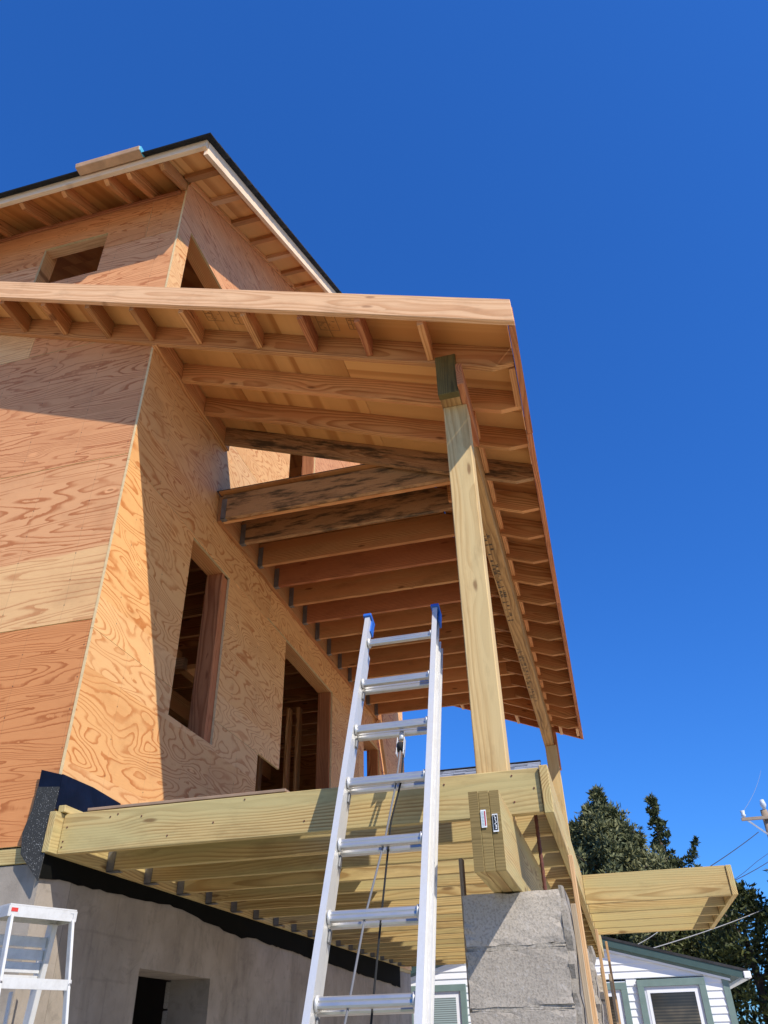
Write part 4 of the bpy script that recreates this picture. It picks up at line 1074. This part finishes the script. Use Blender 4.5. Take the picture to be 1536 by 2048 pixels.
c += [(*at(u, v, 25.5), q) for u, v, q in curve]; c += [(*at(u + 3, v + 9, 25.5), q) for u, v, q in curve[:7]]
tree('juniper_tree', (5.3, 25.5, 0), c, 'lower juniper whose thin curved tip leans right', 'juniper', (.15, .03), 34, 3, t, upbias=.6)
def blob(cx, cy, z0, z1, R, seed, n, cr=.35):
    rg = random.Random(seed); cl = []
    for i in range(n):
        z = rg.uniform(z0, z1); f = (z - z0) / (z1 - z0); rr = R * math.sqrt(max(.05, 1 - f ** 2.2)) * rg.uniform(.55, 1.05); a = rg.uniform(0, 6.283)
        if math.sin(a * 3 + z * 2.1) + math.sin(a * 5 - z * 3.3) < -1.1: continue
        cl.append((cx + math.cos(a) * rr, cy + math.sin(a) * rr, z + rg.uniform(-.1, .2), cr * rg.uniform(.5, 1.2)))
    limbs = [([(cx, cy, z0 + (z1 - z0) * .1 * k), (cx + math.cos(k * 2.4) * R * .8, cy + math.sin(k * 2.4) * R * .8, z0 + (z1 - z0) * (.1 * k + .15))], [.08, .02]) for k in range(8)]
    return cl, [([(cx, cy, 0), (cx + .1, cy, z0), (cx, cy, z1 * .85)], [.25, .2, .04])] + limbs
c, t = blob(8.2, 20.5, .6, 5.9, 2.3, 31, 420)
tree('cedar_tree', (8.2, 20.5, 0), c, 'dense dark cedar filling the right edge of the picture', 'cedar', (.19, .035), 50, 4, t)
c, t = blob(5.9, 21.5, .6, 4.9, 1.3, 37, 240, .30)
tree('cedar_tree', (5.9, 21.5, 0), c, 'dark cedar between the cottage roof corner and the big right one', 'cedar', (.18, .035), 46, 5, t)
c, t = blob(4.0, 23.5, .8, 4.9, 2.0, 41, 260, .33)
tree('cedar_tree', (4.0, 23.5, 0), c, 'low dark evergreen behind the green cottage roof', 'cedar', (.18, .035), 46, 6, t)

# ================================================================== UTILITY POLE AND WIRES
PY = 34.0
pb = at(1533, 1640, PY); ptop = at(1529, 1620, PY)
pole = empty('utility_pole', (pb.x, PY, 0), 'wooden utility pole with crossarm, insulators and grey transformer', 'utility pole')
tube('pole_shaft', [(pb.x, PY, 0), (pb.x, PY, ptop.z)], [.19, .14], 'pole', pole, 12)
ca = at(1482, 1641, PY)
box('crossarm', (ca.x, PY - .25, ca.z - .06), (pb.x + 1.3, PY - .14, ca.z + .06), 'pole', pole, 0, .005)
for x in (ca.x + .12, pb.x + .9):
    tube('insulator', [(x, PY - .2, ca.z + .06), (x, PY - .2, ca.z + .16), (x, PY - .2, ca.z + .2), (x, PY - .2, ca.z + .34)], [.04, .11, .07, .10], 'porcelain', pole, 10)
tube('insulator', [(pb.x + .02, PY - .1, ptop.z), (pb.x + .02, PY - .1, ptop.z + .18), (pb.x + .02, PY - .1, ptop.z + .4)], [.05, .13, .08], 'porcelain', pole, 10)
beam('arm_brace', (pb.x - .8, PY - .22, ca.z - .04), (pb.x - .05, PY - .2, ca.z - .75), .03, .07, 'steelgrey', pole)
tz = at(1533, 1700, PY).z; tzt = at(1530, 1665, PY).z
tube('transformer', [(pb.x + .1, PY - .45, tz), (pb.x + .1, PY - .45, tz + .05), (pb.x + .1, PY - .45, tzt - .06), (pb.x + .1, PY - .45, tzt)], [.22, .27, .27, .20], 'steelgrey', pole, 16)
def wire(name, pts, r, mat, label):
    # quadratic sag between control points
    P_ = [Vector(p) for p in pts]; out = []
    if len(P_) == 2:
        for i in range(13):
            t_ = i / 12; q = P_[0].lerp(P_[1], t_); q.z -= 4 * .02 * (P_[1] - P_[0]).length * t_ * (1 - t_) * .4; out.append(q)
    else: out = P_
    o = tube(name, out, r, mat, None, 5); tag(o, label, 'wire', 'overhead wires')
wire('overhead_wire', [at(1517, 1664, PY - .3), at(1240, 1835, 20)], .016, 'wire', 'thickest dark wire slanting down left from the transformer')
wire('overhead_wire', [at(1560, 1690, PY), at(1515, 1722, 30), at(1488, 1745, 28), at(1440, 1780, 24)], .009, 'wire', 'thin wavy wire below the transformer')
wire('overhead_wire', [at(1570, 1700, PY), at(1430, 1778, 24)], .013, 'wire', 'dark wire running just above the right cedar top')
wire('overhead_wire', [at(1600, 1785, 24), at(1240, 1915, 13.5)], .010, 'wirelight', 'pale service wire crossing in front of the cedars to the cottage roof')
wire('overhead_wire', [at(1330, 1852, 17), at(1262, 1895, 13.5)], .008, 'wirelight', 'short pale wire under the deck extension above the cottage roof')
wire('overhead_wire', [at(1484, 1626, PY - .2), at(1522, 1540, 60)], .007, 'wirelight', 'faint hairline wire rising from the crossarm insulator')

print('objects', len(bpy.data.objects), 'tris', sum(len(o.data.polygons) for o in bpy.data.objects if o.type == 'MESH'))
